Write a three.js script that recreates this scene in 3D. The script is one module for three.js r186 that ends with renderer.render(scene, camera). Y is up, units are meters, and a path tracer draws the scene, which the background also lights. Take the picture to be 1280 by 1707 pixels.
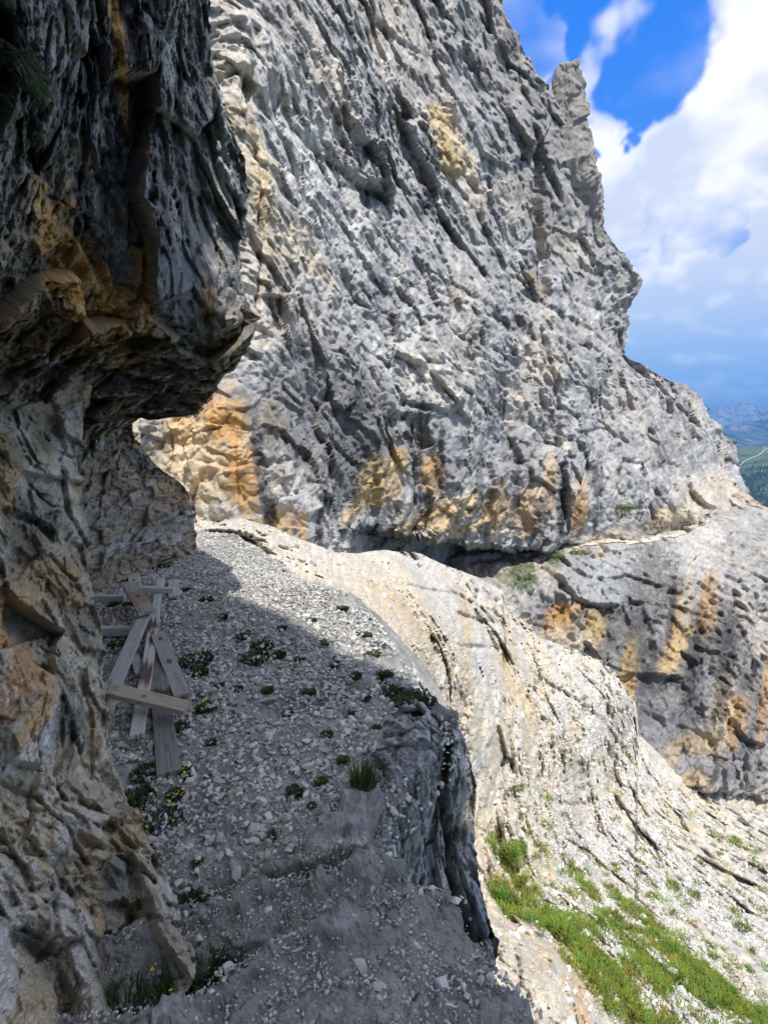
import * as THREE from 'three';
import { mergeGeometries } from 'three/addons/utils/BufferGeometryUtils.js';
import { ConvexGeometry } from 'three/addons/geometries/ConvexGeometry.js';
import { RoundedBoxGeometry } from 'three/addons/geometries/RoundedBoxGeometry.js';

// ---------------------------------------------------------------- camera, sky, sun, exposure
const scene = new THREE.Scene();
const EYE = 2.0, F = 853.5, PITCH = 10.2 * Math.PI / 180;
const camera = new THREE.PerspectiveCamera(90, 767 / 1024, 0.05, 60000);
camera.position.set(0, EYE, 0);
camera.rotation.set(-PITCH, 0, 0);
scene.add(camera);
const renderer = new THREE.WebGLRenderer({ antialias: true });
renderer.setSize(767, 1024);
renderer.toneMapping = THREE.LinearToneMapping;
renderer.toneMappingExposure = 2.2;
renderer.shadowMap.enabled = true;
const SUN = new THREE.Vector3(0.2, 0.88, 0.43).normalize();
const sun = new THREE.DirectionalLight(new THREE.Color(1.0, 0.955, 0.88), 2.15);
sun.position.copy(SUN).multiplyScalar(200);
sun.castShadow = true; sun.shadow.radius = 0.5;
sun.shadow.mapSize.set(4096, 4096);
Object.assign(sun.shadow.camera, { left: -160, right: 160, top: 160, bottom: -160, near: 1, far: 500 });
scene.add(sun); scene.add(sun.target);

// ---------------------------------------------------------------- noise
const clamp = (x, a = 0, b = 1) => Math.min(b, Math.max(a, x));
function rng(seed) { let s = seed >>> 0; return () => { s = (s + 0x6D2B79F5) | 0; let t = Math.imul(s ^ (s >>> 15), 1 | s); t = (t + Math.imul(t ^ (t >>> 7), 61 | t)) ^ t; return ((t ^ (t >>> 14)) >>> 0) / 4294967296; }; }
const PERM = new Uint8Array(512), GX = new Float32Array(256), GY = new Float32Array(256), GZ = new Float32Array(256), RV = new Float32Array(256);
{ const r = rng(7); const a = [...Array(256).keys()]; for (let i = 255; i > 0; i--) { const j = Math.floor(r() * (i + 1)); [a[i], a[j]] = [a[j], a[i]]; }
  for (let i = 0; i < 512; i++) PERM[i] = a[i & 255];
  for (let i = 0; i < 256; i++) { const z = r() * 2 - 1, t = r() * 6.28318, q = Math.sqrt(1 - z * z); GX[i] = q * Math.cos(t); GY[i] = q * Math.sin(t); GZ[i] = z; RV[i] = r(); } }
function noise(x, y, z) {
  const X = Math.floor(x), Y = Math.floor(y), Z = Math.floor(z), fx = x - X, fy = y - Y, fz = z - Z, xi = X & 255, yi = Y & 255, zi = Z & 255;
  const u = fx * fx * fx * (fx * (fx * 6 - 15) + 10), v = fy * fy * fy * (fy * (fy * 6 - 15) + 10), w = fz * fz * fz * (fz * (fz * 6 - 15) + 10);
  const A = PERM[xi] + yi, B = PERM[xi + 1] + yi;
  const aa = PERM[A & 511] + zi, ab = PERM[(A + 1) & 511] + zi, ba = PERM[B & 511] + zi, bb = PERM[(B + 1) & 511] + zi;
  const g = (h, a, b, c) => GX[h] * a + GY[h] * b + GZ[h] * c;
  const n000 = g(PERM[aa & 511], fx, fy, fz), n100 = g(PERM[ba & 511], fx - 1, fy, fz), n010 = g(PERM[ab & 511], fx, fy - 1, fz), n110 = g(PERM[bb & 511], fx - 1, fy - 1, fz);
  const n001 = g(PERM[(aa + 1) & 511], fx, fy, fz - 1), n101 = g(PERM[(ba + 1) & 511], fx - 1, fy, fz - 1), n011 = g(PERM[(ab + 1) & 511], fx, fy - 1, fz - 1), n111 = g(PERM[(bb + 1) & 511], fx - 1, fy - 1, fz - 1);
  const x0 = n000 + u * (n100 - n000), x1 = n010 + u * (n110 - n010), x2 = n001 + u * (n101 - n001), x3 = n011 + u * (n111 - n011);
  const y0 = x0 + v * (x1 - x0), y1 = x2 + v * (x3 - x2);
  return (y0 + w * (y1 - y0)) * 1.5;
}
function fbm(x, y, z, o = 4) { let s = 0, a = 0.5, t = 0; for (let i = 0; i < o; i++) { s += a * noise(x, y, z); t += a; a *= 0.5; x = x * 2.03 + 5.1; y = y * 2.03 + 1.7; z = z * 2.03 + 9.2; } return s / t; }
function ridged(x, y, z, o = 4) { let s = 0, a = 0.5, t = 0; for (let i = 0; i < o; i++) { s += a * (1 - 2 * Math.abs(noise(x, y, z))); t += a; a *= 0.5; x = x * 2.03 + 5.1; y = y * 2.03 + 1.7; z = z * 2.03 + 9.2; } return s / t; }
// broken facets: every cell of a jittered lattice is a tilted plane of its own, eased into its neighbours; about -1..1
const FQ = new Float64Array(27), FH = new Float64Array(27);
let GAP = 1;
function facet(x, y, z, seed, soft = 0.1) {
  const X = Math.floor(x), Y = Math.floor(y), Z = Math.floor(z);
  let b1 = 9, b2 = 9, n = 0;
  for (let i = -1; i <= 1; i++) for (let j = -1; j <= 1; j++) { const hx = PERM[(X + i + seed) & 255] + ((Y + j) & 255); for (let k = -1; k <= 1; k++) {
    const h = PERM[(PERM[hx & 511] + ((Z + k) & 255)) & 511];
    const dx = X + i + 0.1 + 0.8 * RV[h] - x, dy = Y + j + 0.1 + 0.8 * RV[(h * 3 + 71) & 255] - y, dz = Z + k + 0.1 + 0.8 * RV[(h * 7 + 13) & 255] - z;
    const q = dx * dx + dy * dy + dz * dz;
    if (q < b1) { b2 = b1; b1 = q; } else if (q < b2) b2 = q;
    if (q < b1 + soft) { const e = (h * 11 + 3) & 255; FQ[n] = q; FH[n++] = (RV[(h * 5 + 37) & 255] - 0.5) * 0.6 + (GX[e] * dx + GY[e] * dy + GZ[e] * dz) * 1.9; }
  } }
  GAP = Math.sqrt(b2) - Math.sqrt(b1);
  let s = 0, w = 0; for (let i = 0; i < n; i++) { let t = 1 - (FQ[i] - b1) / soft; if (t > 0) { t *= t; s += t * FH[i]; w += t; } }
  return s / w;
}
const sst = (a, b, x) => { const t = clamp((x - a) / (b - a)); return t * t * (3 - 2 * t); };
const mix = (a, b, t) => a + (b - a) * t;
const V = (x, y, z) => new THREE.Vector3(x, y, z);
const STATION = V(0, EYE, 0); // where the survey was taken from

// ---------------------------------------------------------------- surveyed points: a sight line (columns, rows of the 1280 x 1707 frame) and a distance ahead
const CP = Math.cos(PITCH), SP = Math.sin(PITCH);
function at(px, py, d, out = V()) {
  const xc = (px - 640) / F, yc = (853.5 - py) / F, y = -SP + yc * CP, z = CP + yc * SP, t = d / z;
  return out.set(xc * t, EYE + y * t, -d);
}
function onLevel(px, py, lev) { const yc = (853.5 - py) / F, y = -SP + yc * CP, z = CP + yc * SP; return at(px, py, (lev - EYE) / y * z); }
function sightOf(v) { const y = v.y - EYE, zc = -v.z * CP - y * SP, up = y * CP - v.z * SP; return [640 + F * v.x / zc, 853.5 - F * up / zc, zc]; }
function poly(pts, k = 1) { // piecewise linear through [x, y] sorted by column k
  return (q) => { let i = 0; while (i < pts.length - 2 && q > pts[i + 1][k]) i++; const a = pts[i], b = pts[i + 1]; const t = (q - a[k]) / (b[k] - a[k]); return a[1 - k] + (b[1 - k] - a[1 - k]) * clamp(t, 0, 1); };
}
const ragged = (f, a, seed) => (q) => f(q) + a * (0.6 * noise(q / 34, seed, 1) + 0.45 * noise(q / 13, seed, 5) + 0.3 * noise(q / 5, seed, 9));
function spline(ctrl) { // thin-plate spline through (px, py, distance), on log distance
  const n = ctrl.length, N = n + 3, A = [], S = 1 / 300;
  const U = (r2) => (r2 > 1e-12 ? 0.5 * r2 * Math.log(r2) : 0);
  for (let i = 0; i < N; i++) A.push(new Float64Array(N + 1));
  for (let i = 0; i < n; i++) { const [x, y, d] = ctrl[i];
    for (let j = 0; j < n; j++) { const dx = (x - ctrl[j][0]) * S, dy = (y - ctrl[j][1]) * S; A[i][j] = U(dx * dx + dy * dy) + (i === j ? 0.004 : 0); }
    A[i][n] = A[n][i] = 1; A[i][n + 1] = A[n + 1][i] = x * S; A[i][n + 2] = A[n + 2][i] = y * S; A[i][N] = Math.log(d); }
  for (let c = 0; c < N; c++) { let p = c; for (let r = c + 1; r < N; r++) if (Math.abs(A[r][c]) > Math.abs(A[p][c])) p = r; [A[c], A[p]] = [A[p], A[c]];
    for (let r = 0; r < N; r++) if (r !== c) { const f = A[r][c] / A[c][c]; if (f) for (let k = c; k <= N; k++) A[r][k] -= f * A[c][k]; } }
  const w = A.map((r, i) => r[N] / r[i]);
  return (x, y) => { let s = w[n] + w[n + 1] * x * S + w[n + 2] * y * S; for (let i = 0; i < n; i++) { const dx = (x - ctrl[i][0]) * S, dy = (y - ctrl[i][1]) * S; s += w[i] * U(dx * dx + dy * dy); } return Math.exp(s); };
}

// ---------------------------------------------------------------- rock sheets
// rows x cols of base points, turned into a relief along the sheet's own normals, with a colour for each point
const rockMat = new THREE.MeshStandardMaterial({ name: 'weathered_dolomite', vertexColors: true, roughness: 0.95, side: THREE.DoubleSide });
const gritMat = (() => { // the same rock close by, with a fine grit a metre to the tile
  const N = 1024, d = new Uint8Array(N * N * 4), per = (x, y, f, o) => { const a = x * 6.28318, b = y * 6.28318, r = f / 6.28318; return noise(Math.cos(a) * r + o, Math.sin(a) * r + Math.cos(b) * r, Math.sin(b) * r + o * 0.7); };
  for (let j = 0; j < N; j++) for (let i = 0; i < N; i++) { const x = i / N, y = j / N, g = 0.5 + 0.2 * per(x, y, 30, 1) + 0.22 * (1 - 2 * Math.abs(per(x, y, 70, 5))) + 0.18 * per(x, y, 160, 9); const k = (j * N + i) * 4; d[k] = d[k + 1] = d[k + 2] = 255 * clamp(g); d[k + 3] = 255; }
  const t = new THREE.DataTexture(d, N, N); t.wrapS = t.wrapT = THREE.RepeatWrapping; t.magFilter = t.minFilter = THREE.LinearFilter; t.needsUpdate = true;
  return new THREE.MeshStandardMaterial({ name: 'gritty_dolomite', vertexColors: true, roughness: 0.95, side: THREE.DoubleSide, bumpMap: t, bumpScale: 0.016 });
})();
const groundMat = (() => {
  const N = 1024, d = new Uint8Array(N * N * 4), r = rng(5), v = new Float32Array(N * N).fill(0.78);
  for (let k = 0; k < 26000; k++) { const cx = Math.floor(r() * N), cy = Math.floor(r() * N), q = 1 + Math.floor(2.6 * r() * r() * 2), t = 0.45 + 0.55 * r(); for (let j = -q; j <= q; j++) for (let i = -q; i <= q; i++) if (i * i + j * j <= q * q + 0.5) v[((cy + j + N) % N) * N + (cx + i + N) % N] = t; }
  for (let k = 0; k < N * N; k++) { d[k * 4] = d[k * 4 + 1] = d[k * 4 + 2] = 255 * Math.pow(v[k] * (0.85 + 0.15 * r()), 1 / 2.2); d[k * 4 + 3] = 255; }
  const t = new THREE.DataTexture(d, N, N); t.colorSpace = THREE.SRGBColorSpace; t.wrapS = t.wrapT = THREE.RepeatWrapping; t.magFilter = t.minFilter = THREE.LinearFilter; t.needsUpdate = true;
  const m = gritMat.clone(); m.name = 'trodden_grit'; m.map = t; m.bumpMap = t; m.bumpScale = 0.006; return m;
})();
function sheet(name, rows, cols, base, relief, paint, label, category, own = 0.3, mat = rockMat, flat = false) { // own: share of the relief that goes along the sheet's normal, the rest goes along the level line of sight so that beds stay evenly meshed
  const n = rows * cols, P = new Float32Array(n * 3), C = new Float32Array(n * 3), Q = new Float32Array(n * 3), T = new Float32Array(n * 2), W = new Float32Array(n), v = V();
  for (let j = 0; j < rows; j++) for (let i = 0; i < cols; i++) { base(i / (cols - 1), j / (rows - 1), v); const k = (j * cols + i) * 3; P[k] = v.x; P[k + 1] = v.y; P[k + 2] = v.z; W[k / 3] = v.turned ?? 0; }
  const c = [0, 0, 0], p = V(), nn = V();
  for (let j = 0; j < rows; j++) for (let i = 0; i < cols; i++) {
    const s = 3, i0 = Math.max(0, i - s), i1 = Math.min(cols - 1, i + s), j0 = Math.max(0, j - s), j1 = Math.min(rows - 1, j + s);
    const a = (j * cols + i0) * 3, b = (j * cols + i1) * 3, e = (j0 * cols + i) * 3, f = (j1 * cols + i) * 3, k = (j * cols + i) * 3;
    const ux = P[b] - P[a], uy = P[b + 1] - P[a + 1], uz = P[b + 2] - P[a + 2], wx = P[f] - P[e], wy = P[f + 1] - P[e + 1], wz = P[f + 2] - P[e + 2];
    nn.set(wy * uz - wz * uy, wz * ux - wx * uz, wx * uy - wy * ux).normalize();
    p.set(P[k], P[k + 1], P[k + 2]);
    const pix = p.distanceTo(STATION) * 0.00225;
    const D = relief(p, nn, pix) * (1 - 0.85 * sst(0, 0.12, W[k / 3]));
    const rx = p.x, ry = p.y - EYE, rz = p.z, rl = Math.hypot(rx, ry, rz), facing = -(nn.x * rx + nn.y * ry + nn.z * rz) / rl, o = own, g = -D * (1 - o) / Math.max(0.42, facing) / rl;
    Q[k] = p.x + nn.x * D * o + rx * g; Q[k + 1] = p.y + nn.y * D * o + ry * g; Q[k + 2] = p.z + nn.z * D * o + rz * g;
    p.set(Q[k], Q[k + 1], Q[k + 2]); T[k / 3 * 2] = flat ? p.x : p.x * 0.8 + p.z * 0.6; T[k / 3 * 2 + 1] = flat ? p.z : p.y; paint(p, nn, pix, c, D); C[k] = c[0]; C[k + 1] = c[1]; C[k + 2] = c[2];
  }
  const idx = new Uint32Array((rows - 1) * (cols - 1) * 6); let o = 0;
  for (let j = 0; j < rows - 1; j++) for (let i = 0; i < cols - 1; i++) { const a = j * cols + i, b = a + 1, d = a + cols, e = d + 1; idx[o++] = a; idx[o++] = d; idx[o++] = b; idx[o++] = b; idx[o++] = d; idx[o++] = e; }
  const g = new THREE.BufferGeometry();
  g.setAttribute('position', new THREE.BufferAttribute(Q, 3)); g.setAttribute('color', new THREE.BufferAttribute(C, 3)); g.setAttribute('uv', new THREE.BufferAttribute(T, 2)); g.setIndex(new THREE.BufferAttribute(idx, 1)); g.computeVertexNormals();
  const m = new THREE.Mesh(g, mat); m.name = name; m.castShadow = m.receiveShadow = true; scene.add(m);
  m.userData = { kind: 'structure', label, category };
  return { mesh: m, P: Q, N: g.attributes.normal.array, C, rows, cols };
}
// broken rock: facets from size S0 down to a few millimetres, as far as they show, and a rough grain
function crag(p, pix, S0, k = [1, 0.55, 1], amp = 0.15, seed = 0, steps = 8, ratio = 0.43, rough = 0.05, joint = 0.07, coarse = 1) {
  const w = S0 * 0.22, f = 0.9 / S0;
  const wx = p.x + w * noise(p.x * f, p.y * f, p.z * f + seed), wy = p.y + w * noise(p.x * f + 31, p.y * f, p.z * f + seed), wz = p.z + w * noise(p.x * f, p.y * f + 17, p.z * f + seed);
  let D = 0, s = S0;
  for (let q = 0; q < steps; q++) { const fade = clamp(s / pix / 3 - 0.6); if (fade <= 0) break;
    D += fade * amp * (q < 2 ? coarse : 1) * s * facet(wx / s * k[0] + q * 3.1, wy / s * k[1] + seed, wz / s * k[2] - q * 1.7, seed + q * 29, clamp(1.1 * pix / s, 0.035, 0.3));
    if (joint && q < 4) { const cw = Math.max(0.035, 1.3 * pix / s); if (GAP < cw * 2 && cw < 0.2) D -= fade * joint * s * Math.exp(-(GAP / cw) * (GAP / cw)) * sst(-0.1, 0.25, noise(p.x / s * 0.6 + 9, p.y / s * 0.6, p.z / s * 0.6 + q)); }
    s *= ratio; }
  s = S0 * 0.3;
  for (let q = 0; q < 7; q++) { const fade = clamp(s / pix / 3 - 0.5); if (fade <= 0) break; D += fade * rough * s * (2 * Math.abs(noise(p.x / s * k[0], p.y / s * k[1], p.z / s * k[2] + q * 7)) - 0.5); s *= 0.5; }
  return D;
}
// grooves: polylines on a sheet where the rock opens; [points, width, depth]
const segs = (list, surf) => list.map(([pts, w, dep]) => { const q = pts.map(([x, y]) => { const d = surf(x, y); return { v: at(x, y, d), m: d / F }; }); return { q, w, dep }; });
function groove(gs, p) {
  let D = 0;
  for (const { q, w, dep } of gs) for (let i = 0; i < q.length - 1; i++) {
    const a = q[i].v, b = q[i + 1].v, m = q[i].m, ex = b.x - a.x, ey = b.y - a.y, ez = b.z - a.z, px = p.x - a.x, py = p.y - a.y, pz = p.z - a.z, L = ex * ex + ey * ey + ez * ez;
    const t = (px * ex + py * ey + pz * ez) / L; if (t < -0.05 || t > 1.05) continue;
    const dx = px - ex * t, dy = py - ey * t, dz = pz - ez * t, r = Math.sqrt(dx * dx + dy * dy + dz * dz) / (w * m) * (1 + 0.5 * noise(p.x / m / 25, p.y / m / 25, p.z / m / 25));
    if (r < 1) D = Math.min(D, -dep * m * (1 - r * r) * (1 - r * r) * sst(0, 0.15, t + (i ? 1 : 0)) * sst(0, 0.15, 1 - t + (i < q.length - 2 ? 1 : 0)));
  }
  return D;
}
// stains: [px, py, radius across, radius down, [r, g, b], strength] fixed to the rock as spots in metres
const spots = (list, surf) => list.map(([x, y, rx, ry, col, k]) => { const d = surf(x, y), m = d / F, v = at(x, y, d), l = Math.hypot(v.x, v.z); return { v, ax: v.x / l, az: v.z / l, rx: rx * m, ry: ry * m, col, k: k ?? 1, m }; });
function stain(ss, p, c, pix) {
  for (const s of ss) {
    const dy = (p.y - s.v.y) / s.ry; if (dy > 1.8 || dy < -1.8) continue;
    const dx = Math.abs((p.x - s.v.x) * s.az - (p.z - s.v.z) * s.ax) / s.rx; if (dx > 1.8) continue;
    const dd = ((p.x - s.v.x) * s.ax + (p.z - s.v.z) * s.az) / (5 * Math.max(s.rx, s.ry)), f = 1 / (Math.min(s.rx, s.ry) * 0.8), e = Math.sqrt(dx * dx + dy * dy + dd * dd) + 0.55 * fbm(p.x * f, p.y * f * 0.6, p.z * f + s.v.x, 4) + 0.34 * noise(p.x * f * 5, p.y * f * 2.5, p.z * f * 5) + 0.26 * noise(p.x * f * 13, p.y * f * 7, p.z * f * 13);
    const t = s.k * sst(1.2, 0.72, e) * (0.62 + 0.38 * sst(-0.3, 0.1, fbm(p.x * f * 2.6, p.y * f * 1.3, p.z * f * 2.6 + 3, 3))); if (t > 0) for (let i = 0; i < 3; i++) c[i] += (s.col[i] - c[i]) * t;
  }
}
const lerpC = (c, d, t) => { t = clamp(t); c[0] += (d[0] - c[0]) * t; c[1] += (d[1] - c[1]) * t; c[2] += (d[2] - c[2]) * t; };
const mul = (c, f) => { c[0] *= f; c[1] *= f; c[2] *= f; };
const grain = (p, pix) => 1 + 0.30 * noise(p.x / pix / 2.2, p.y / pix / 2.2, p.z / pix / 2.2) + 0.22 * noise(p.x / pix / 6, p.y / pix / 6, p.z / pix / 6);
const streaks = (p, f, o = 4) => fbm(p.x * f, p.y * f * 0.13, p.z * f, o);

// linear base colours
const PALE = [0.46, 0.45, 0.44], COOL = [0.36, 0.375, 0.40], WARM = [0.50, 0.44, 0.36], MID = [0.24, 0.24, 0.245], DARK = [0.075, 0.077, 0.083], BLACK = [0.028, 0.029, 0.033];
const OCHRE = [0.47, 0.27, 0.09], YELL = [0.50, 0.36, 0.17], CREAM = [0.58, 0.49, 0.36], RUST = [0.30, 0.12, 0.03], OLIVE = [0.13, 0.12, 0.065], CHALK = [0.58, 0.57, 0.54], GREEN = [0.05, 0.085, 0.018];

// away(): past a sheet's last column the rock turns a corner and runs back from the viewer
function cornered(map, dist, turn, back, lean = 0.35) {
  return (u, v, out) => {
    const uu = Math.min(1, u / turn), [px, py] = map(uu, v), d = dist(px, py);
    at(px, py, d, out); out.turned = Math.max(0, (u - turn) / (1 - turn));
    if (u > turn) { const k = (u - turn) / (1 - turn), s = back * d * k * k * 0.9 + back * d * 0.1 * k, l = Math.hypot(out.x, out.z) || 1, dx = out.x / l, dz = out.z / l; out.y += (out.y - EYE) / l * s * 0.96; out.x += (dx * 1 + dz * lean) * s; out.z += (dz * 1 - dx * lean) * s; }
    return out;
  };
}
const T0 = Date.now(), say = (t) => console.log(t, ((Date.now() - T0) / 1000).toFixed(1));
say('helpers');

// ---------------------------------------------------------------- sky: blue air with drifting cumulus
{
  const W = 2048, H = 1024, data = new Float32Array(W * H * 4);
  const dirTo = (px, py) => at(px, py, 1).sub(STATION).normalize();
  const blob = (px, py, r, k) => ({ d: dirTo(px, py), r: r / F, k });
  const open = [[1030, 55, 85, 1], [1085, 15, 75, 1], [950, 45, 55, 1], [1003, 125, 50, 1], [978, 165, 24, 0.9], [1090, -50, 110, 1], [985, -50, 110, 1], [1165, 375, 15, 0.34], [1193, 354, 17, 0.46], [1218, 338, 11, 0.34], [1105, 100, 20, 0.5]].map((a) => blob(...a));
  const puff = [[845, 45, 65, 0.9], [905, 128, 34, 0.9], [975, 120, 22, 0.45], [1022, 45, 26, 0.4], [1180, 60, 90, 0.5], [1240, 200, 120, 0.4]].map((a) => blob(...a));
  const glow = [[1175, 60, 70, 0.8], [880, 120, 60, 0.7], [1000, 230, 45, 0.7], [1000, 280, 40, 0.5], [1110, 440, 50, 0.8], [1250, 330, 40, 0.7], [1060, 380, 50, 0.5], [1200, 480, 30, 0.4]].map((a) => blob(...a));
  const sum = (list, x, y, z) => { let s = 0; for (const b of list) { const q = Math.acos(clamp(b.d.x * x + b.d.y * y + b.d.z * z, -1, 1)) / b.r; if (q < 2) s = Math.max(s, b.k * sst(1.7, 0.45, q)); } return s; };
  const MID0 = dirTo(1040, 250);
  for (let j = 0; j < H; j++) for (let i = 0; i < W; i++) {
    const el = ((j + 0.5) / H - 0.5) * Math.PI, az = ((i + 0.5) / W - 0.5) * 2 * Math.PI, ce = Math.cos(el), y = Math.sin(el), x = Math.cos(az) * ce, z = Math.sin(az) * ce, k = (j * W + i) * 4;
    if (y < 0) { data[k] = 0.20; data[k + 1] = 0.26; data[k + 2] = 0.34; data[k + 3] = 1; continue; }
    const h = y, q = 1 / (h + 0.35), sx = x * q, sz = z * q, sy = h * 1.2;
    const up = Math.pow(clamp(h / 0.62), 0.6);
    const air = [mix(0.10, 0.006, up), mix(0.24, 0.10, up), mix(0.48, 0.44, up)];
    const n = fbm(sx * 2.2, sy * 2.2, sz * 2.2, 6), n2 = fbm(sx * 6.5 + 7, sy * 8, sz * 6.5, 6), lowf = fbm(sx * 1.1 + 20, 3, sz * 1.1, 3);
    const ahead = x * MID0.x + y * MID0.y + z * MID0.z > 0.6, wob = (o, f) => (ahead ? 0.02 * fbm(x * f + o, y * f, z * f + o, 5) : 0), wx = x + wob(3, 12), wy = y + wob(11, 12), wz = z + wob(23, 12);
    const fw = sst(0.6, 0.8, x * MID0.x + y * MID0.y + z * MID0.z); let c = mix(0.8 + 0.95 * n + 0.6 * lowf + 0.35 * n2, 1.2 + 0.45 * n + 0.4 * n2, fw);
    c += (ahead ? sum(puff, wx, wy, wz) - 1.6 * sum(open, wx, wy, wz) : 0);
    const cover = sst(0.06, 0.95, c);
    let lit = 0.14 + 1.7 * n2 + 1.1 * n + (ahead ? 0.6 * sum(glow, wx, wy, wz) : 0) + 0.35 * (1 - sst(0.3, 1.1, c));
    lit = clamp(lit);
    const lowsky = sst(0.30, 0.02, y);
    const shade = [mix(0.34, 0.13, lowsky), mix(0.375, 0.25, lowsky), mix(0.46, 0.45, lowsky)], bright = [mix(0.52, 0.25, lowsky * 0.8), mix(0.52, 0.36, lowsky * 0.8), mix(0.53, 0.52, lowsky * 0.8)];
    for (let m = 0; m < 3; m++) data[k + m] = mix(air[m], mix(shade[m], bright[m], lit), cover * 0.97);
    data[k + 3] = 1;
  }
  const t = new THREE.DataTexture(data, W, H, THREE.RGBAFormat, THREE.FloatType);
  t.mapping = THREE.EquirectangularReflectionMapping; t.magFilter = t.minFilter = THREE.LinearFilter; t.wrapS = THREE.RepeatWrapping; t.needsUpdate = true;
  scene.background = t; scene.environment = t;
}
say('sky ready');

// ---------------------------------------------------------------- the big sunlit cliff
const cliffD = spline([
  [120, 700, 13], [200, 700, 12.6], [300, 760, 11.4], [400, 860, 10.5], [250, 600, 13.2], [200, 300, 16], [200, 0, 20], [150, -80, 21], [250, 900, 10.8], [250, 1000, 10.5],
  [360, 0, 20], [360, 100, 18], [430, 100, 19], [430, 300, 16.5], [430, 450, 14.5], [430, 600, 12.5], [430, 700, 11.5], [480, 790, 11.8], [540, 900, 12.8], [460, 880, 10.9], [520, 980, 12.5],
  [520, 0, 33], [520, 200, 27], [520, 400, 22], [520, 600, 17.5], [560, 700, 18.5], [600, 850, 20], [600, 780, 19.5], [600, 980, 21],
  [650, 0, 55], [650, 200, 45], [650, 400, 36], [650, 600, 28], [680, 700, 27.5], [700, 850, 28], [700, 980, 31],
  [800, 0, 82], [780, 200, 68], [800, 350, 62], [800, 500, 49], [800, 650, 42], [820, 780, 41], [830, 880, 42], [830, 980, 47], [830, -80, 86],
  [900, 130, 92], [950, 250, 92], [900, 400, 80], [1000, 350, 96], [1060, 470, 100], [950, 480, 84], [900, 530, 66], [1000, 600, 80], [930, 700, 59], [940, 830, 56], [950, 900, 59], [950, 980, 63],
  [1040, 570, 100], [1100, 640, 108], [1050, 720, 80], [1050, 850, 70], [1080, 890, 75], [1160, 670, 125], [1150, 760, 100], [1180, 860, 86], [1220, 740, 142], [1200, 800, 116], [1260, 840, 118], [1300, 870, 112], [1200, 980, 95], [1400, 900, 130], [1400, 980, 130]]);
const cliffLip = poly([[480, 1200], [560, 862], [612, 874], [700, 892], [760, 904], [830, 912], [905, 906], [960, 899], [1000, 1200], [1400, 1200]], 0);
const cliffAt = (px, py) => cliffD(px, py) * (1 + 0.42 * sst(2, 14, py - cliffLip(px) + 9 * noise(px * 0.03, 1, 2) + 5 * noise(px * 0.11, 4, 2)) * sst(560, 640, px) * sst(985, 930, px));
const cliffEdge = ragged(poly([[826, -80], [832, 0], [862, 66], [880, 96], [905, 132], [930, 160], [968, 196], [985, 270], [1004, 305], [1008, 385], [1040, 425], [1070, 468], [1064, 482], [1048, 515], [1043, 592], [1100, 622], [1160, 652], [1192, 700], [1204, 722], [1231, 738], [1236, 798], [1262, 832], [1290, 852], [1420, 900], [1420, 985]], 1), 9, 3);
const cliffCuts = segs([
  [[[430, 40], [418, 150], [424, 240]], 14, 22], [[[400, 180], [430, 110], [440, 60]], 7, 10], [[[425, 240], [436, 400], [428, 520]], 9, 14],
  [[[893, 205], [902, 300], [897, 330], [905, 420], [912, 500]], 20, 24], [[[660, 195], [672, 240]], 10, 22], [[[672, 190], [700, 195]], 8, 14],
  [[[930, 770], [936, 830], [942, 895]], 16, 22], [[[948, 770], [968, 812], [990, 740]], 9, 12], [[[996, 830], [1003, 775]], 7, 16], [[[1082, 840], [1090, 870]], 7, 15], [[[1072, 770], [1076, 800]], 7, 14],
  [[[662, 640], [672, 672], [745, 692]], 8, 16], [[[785, 560], [788, 620]], 7, 12], [[[690, 700], [692, 760], [694, 850]], 7, 14], [[[520, 660], [545, 700], [560, 740], [600, 790]], 9, 12], [[[470, 640], [500, 680]], 8, 10],
  [[[615, 700], [630, 760]], 8, 12], [[[440, 800], [455, 850], [470, 880]], 8, 10], [[[392, 740], [396, 860]], 6, 10], [[[300, 735], [360, 715], [390, 690]], 5, 6], [[[530, 790], [540, 860], [560, 930]], 8, 14],
  [[[860, 470], [930, 520], [1040, 590]], 10, 8], [[[640, 560], [740, 540], [800, 590]], 5, 7], [[[1040, 590], [1100, 640], [1170, 720]], 10, 14],
  [[[1105, 660], [1110, 700]], 6, 10], [[[1130, 655], [1135, 720]], 6, 10], [[[1150, 670], [1156, 730]], 6, 9], [[[1214, 745], [1216, 800]], 5, 9], [[[1200, 735], [1206, 790]], 5, 12], [[[840, 650], [850, 720]], 6, 10], [[[770, 690], [780, 780]], 5, 8], [[[1000, 640], [1010, 700], [1030, 730]], 7, 12], [[[480, 570], [560, 590], [620, 660]], 5, 7], [[[740, 450], [820, 540]], 6, 8], [[[560, 240], [640, 330]], 6, 8], [[[700, 560], [760, 640], [860, 700]], 5, 8]], cliffAt);
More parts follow.
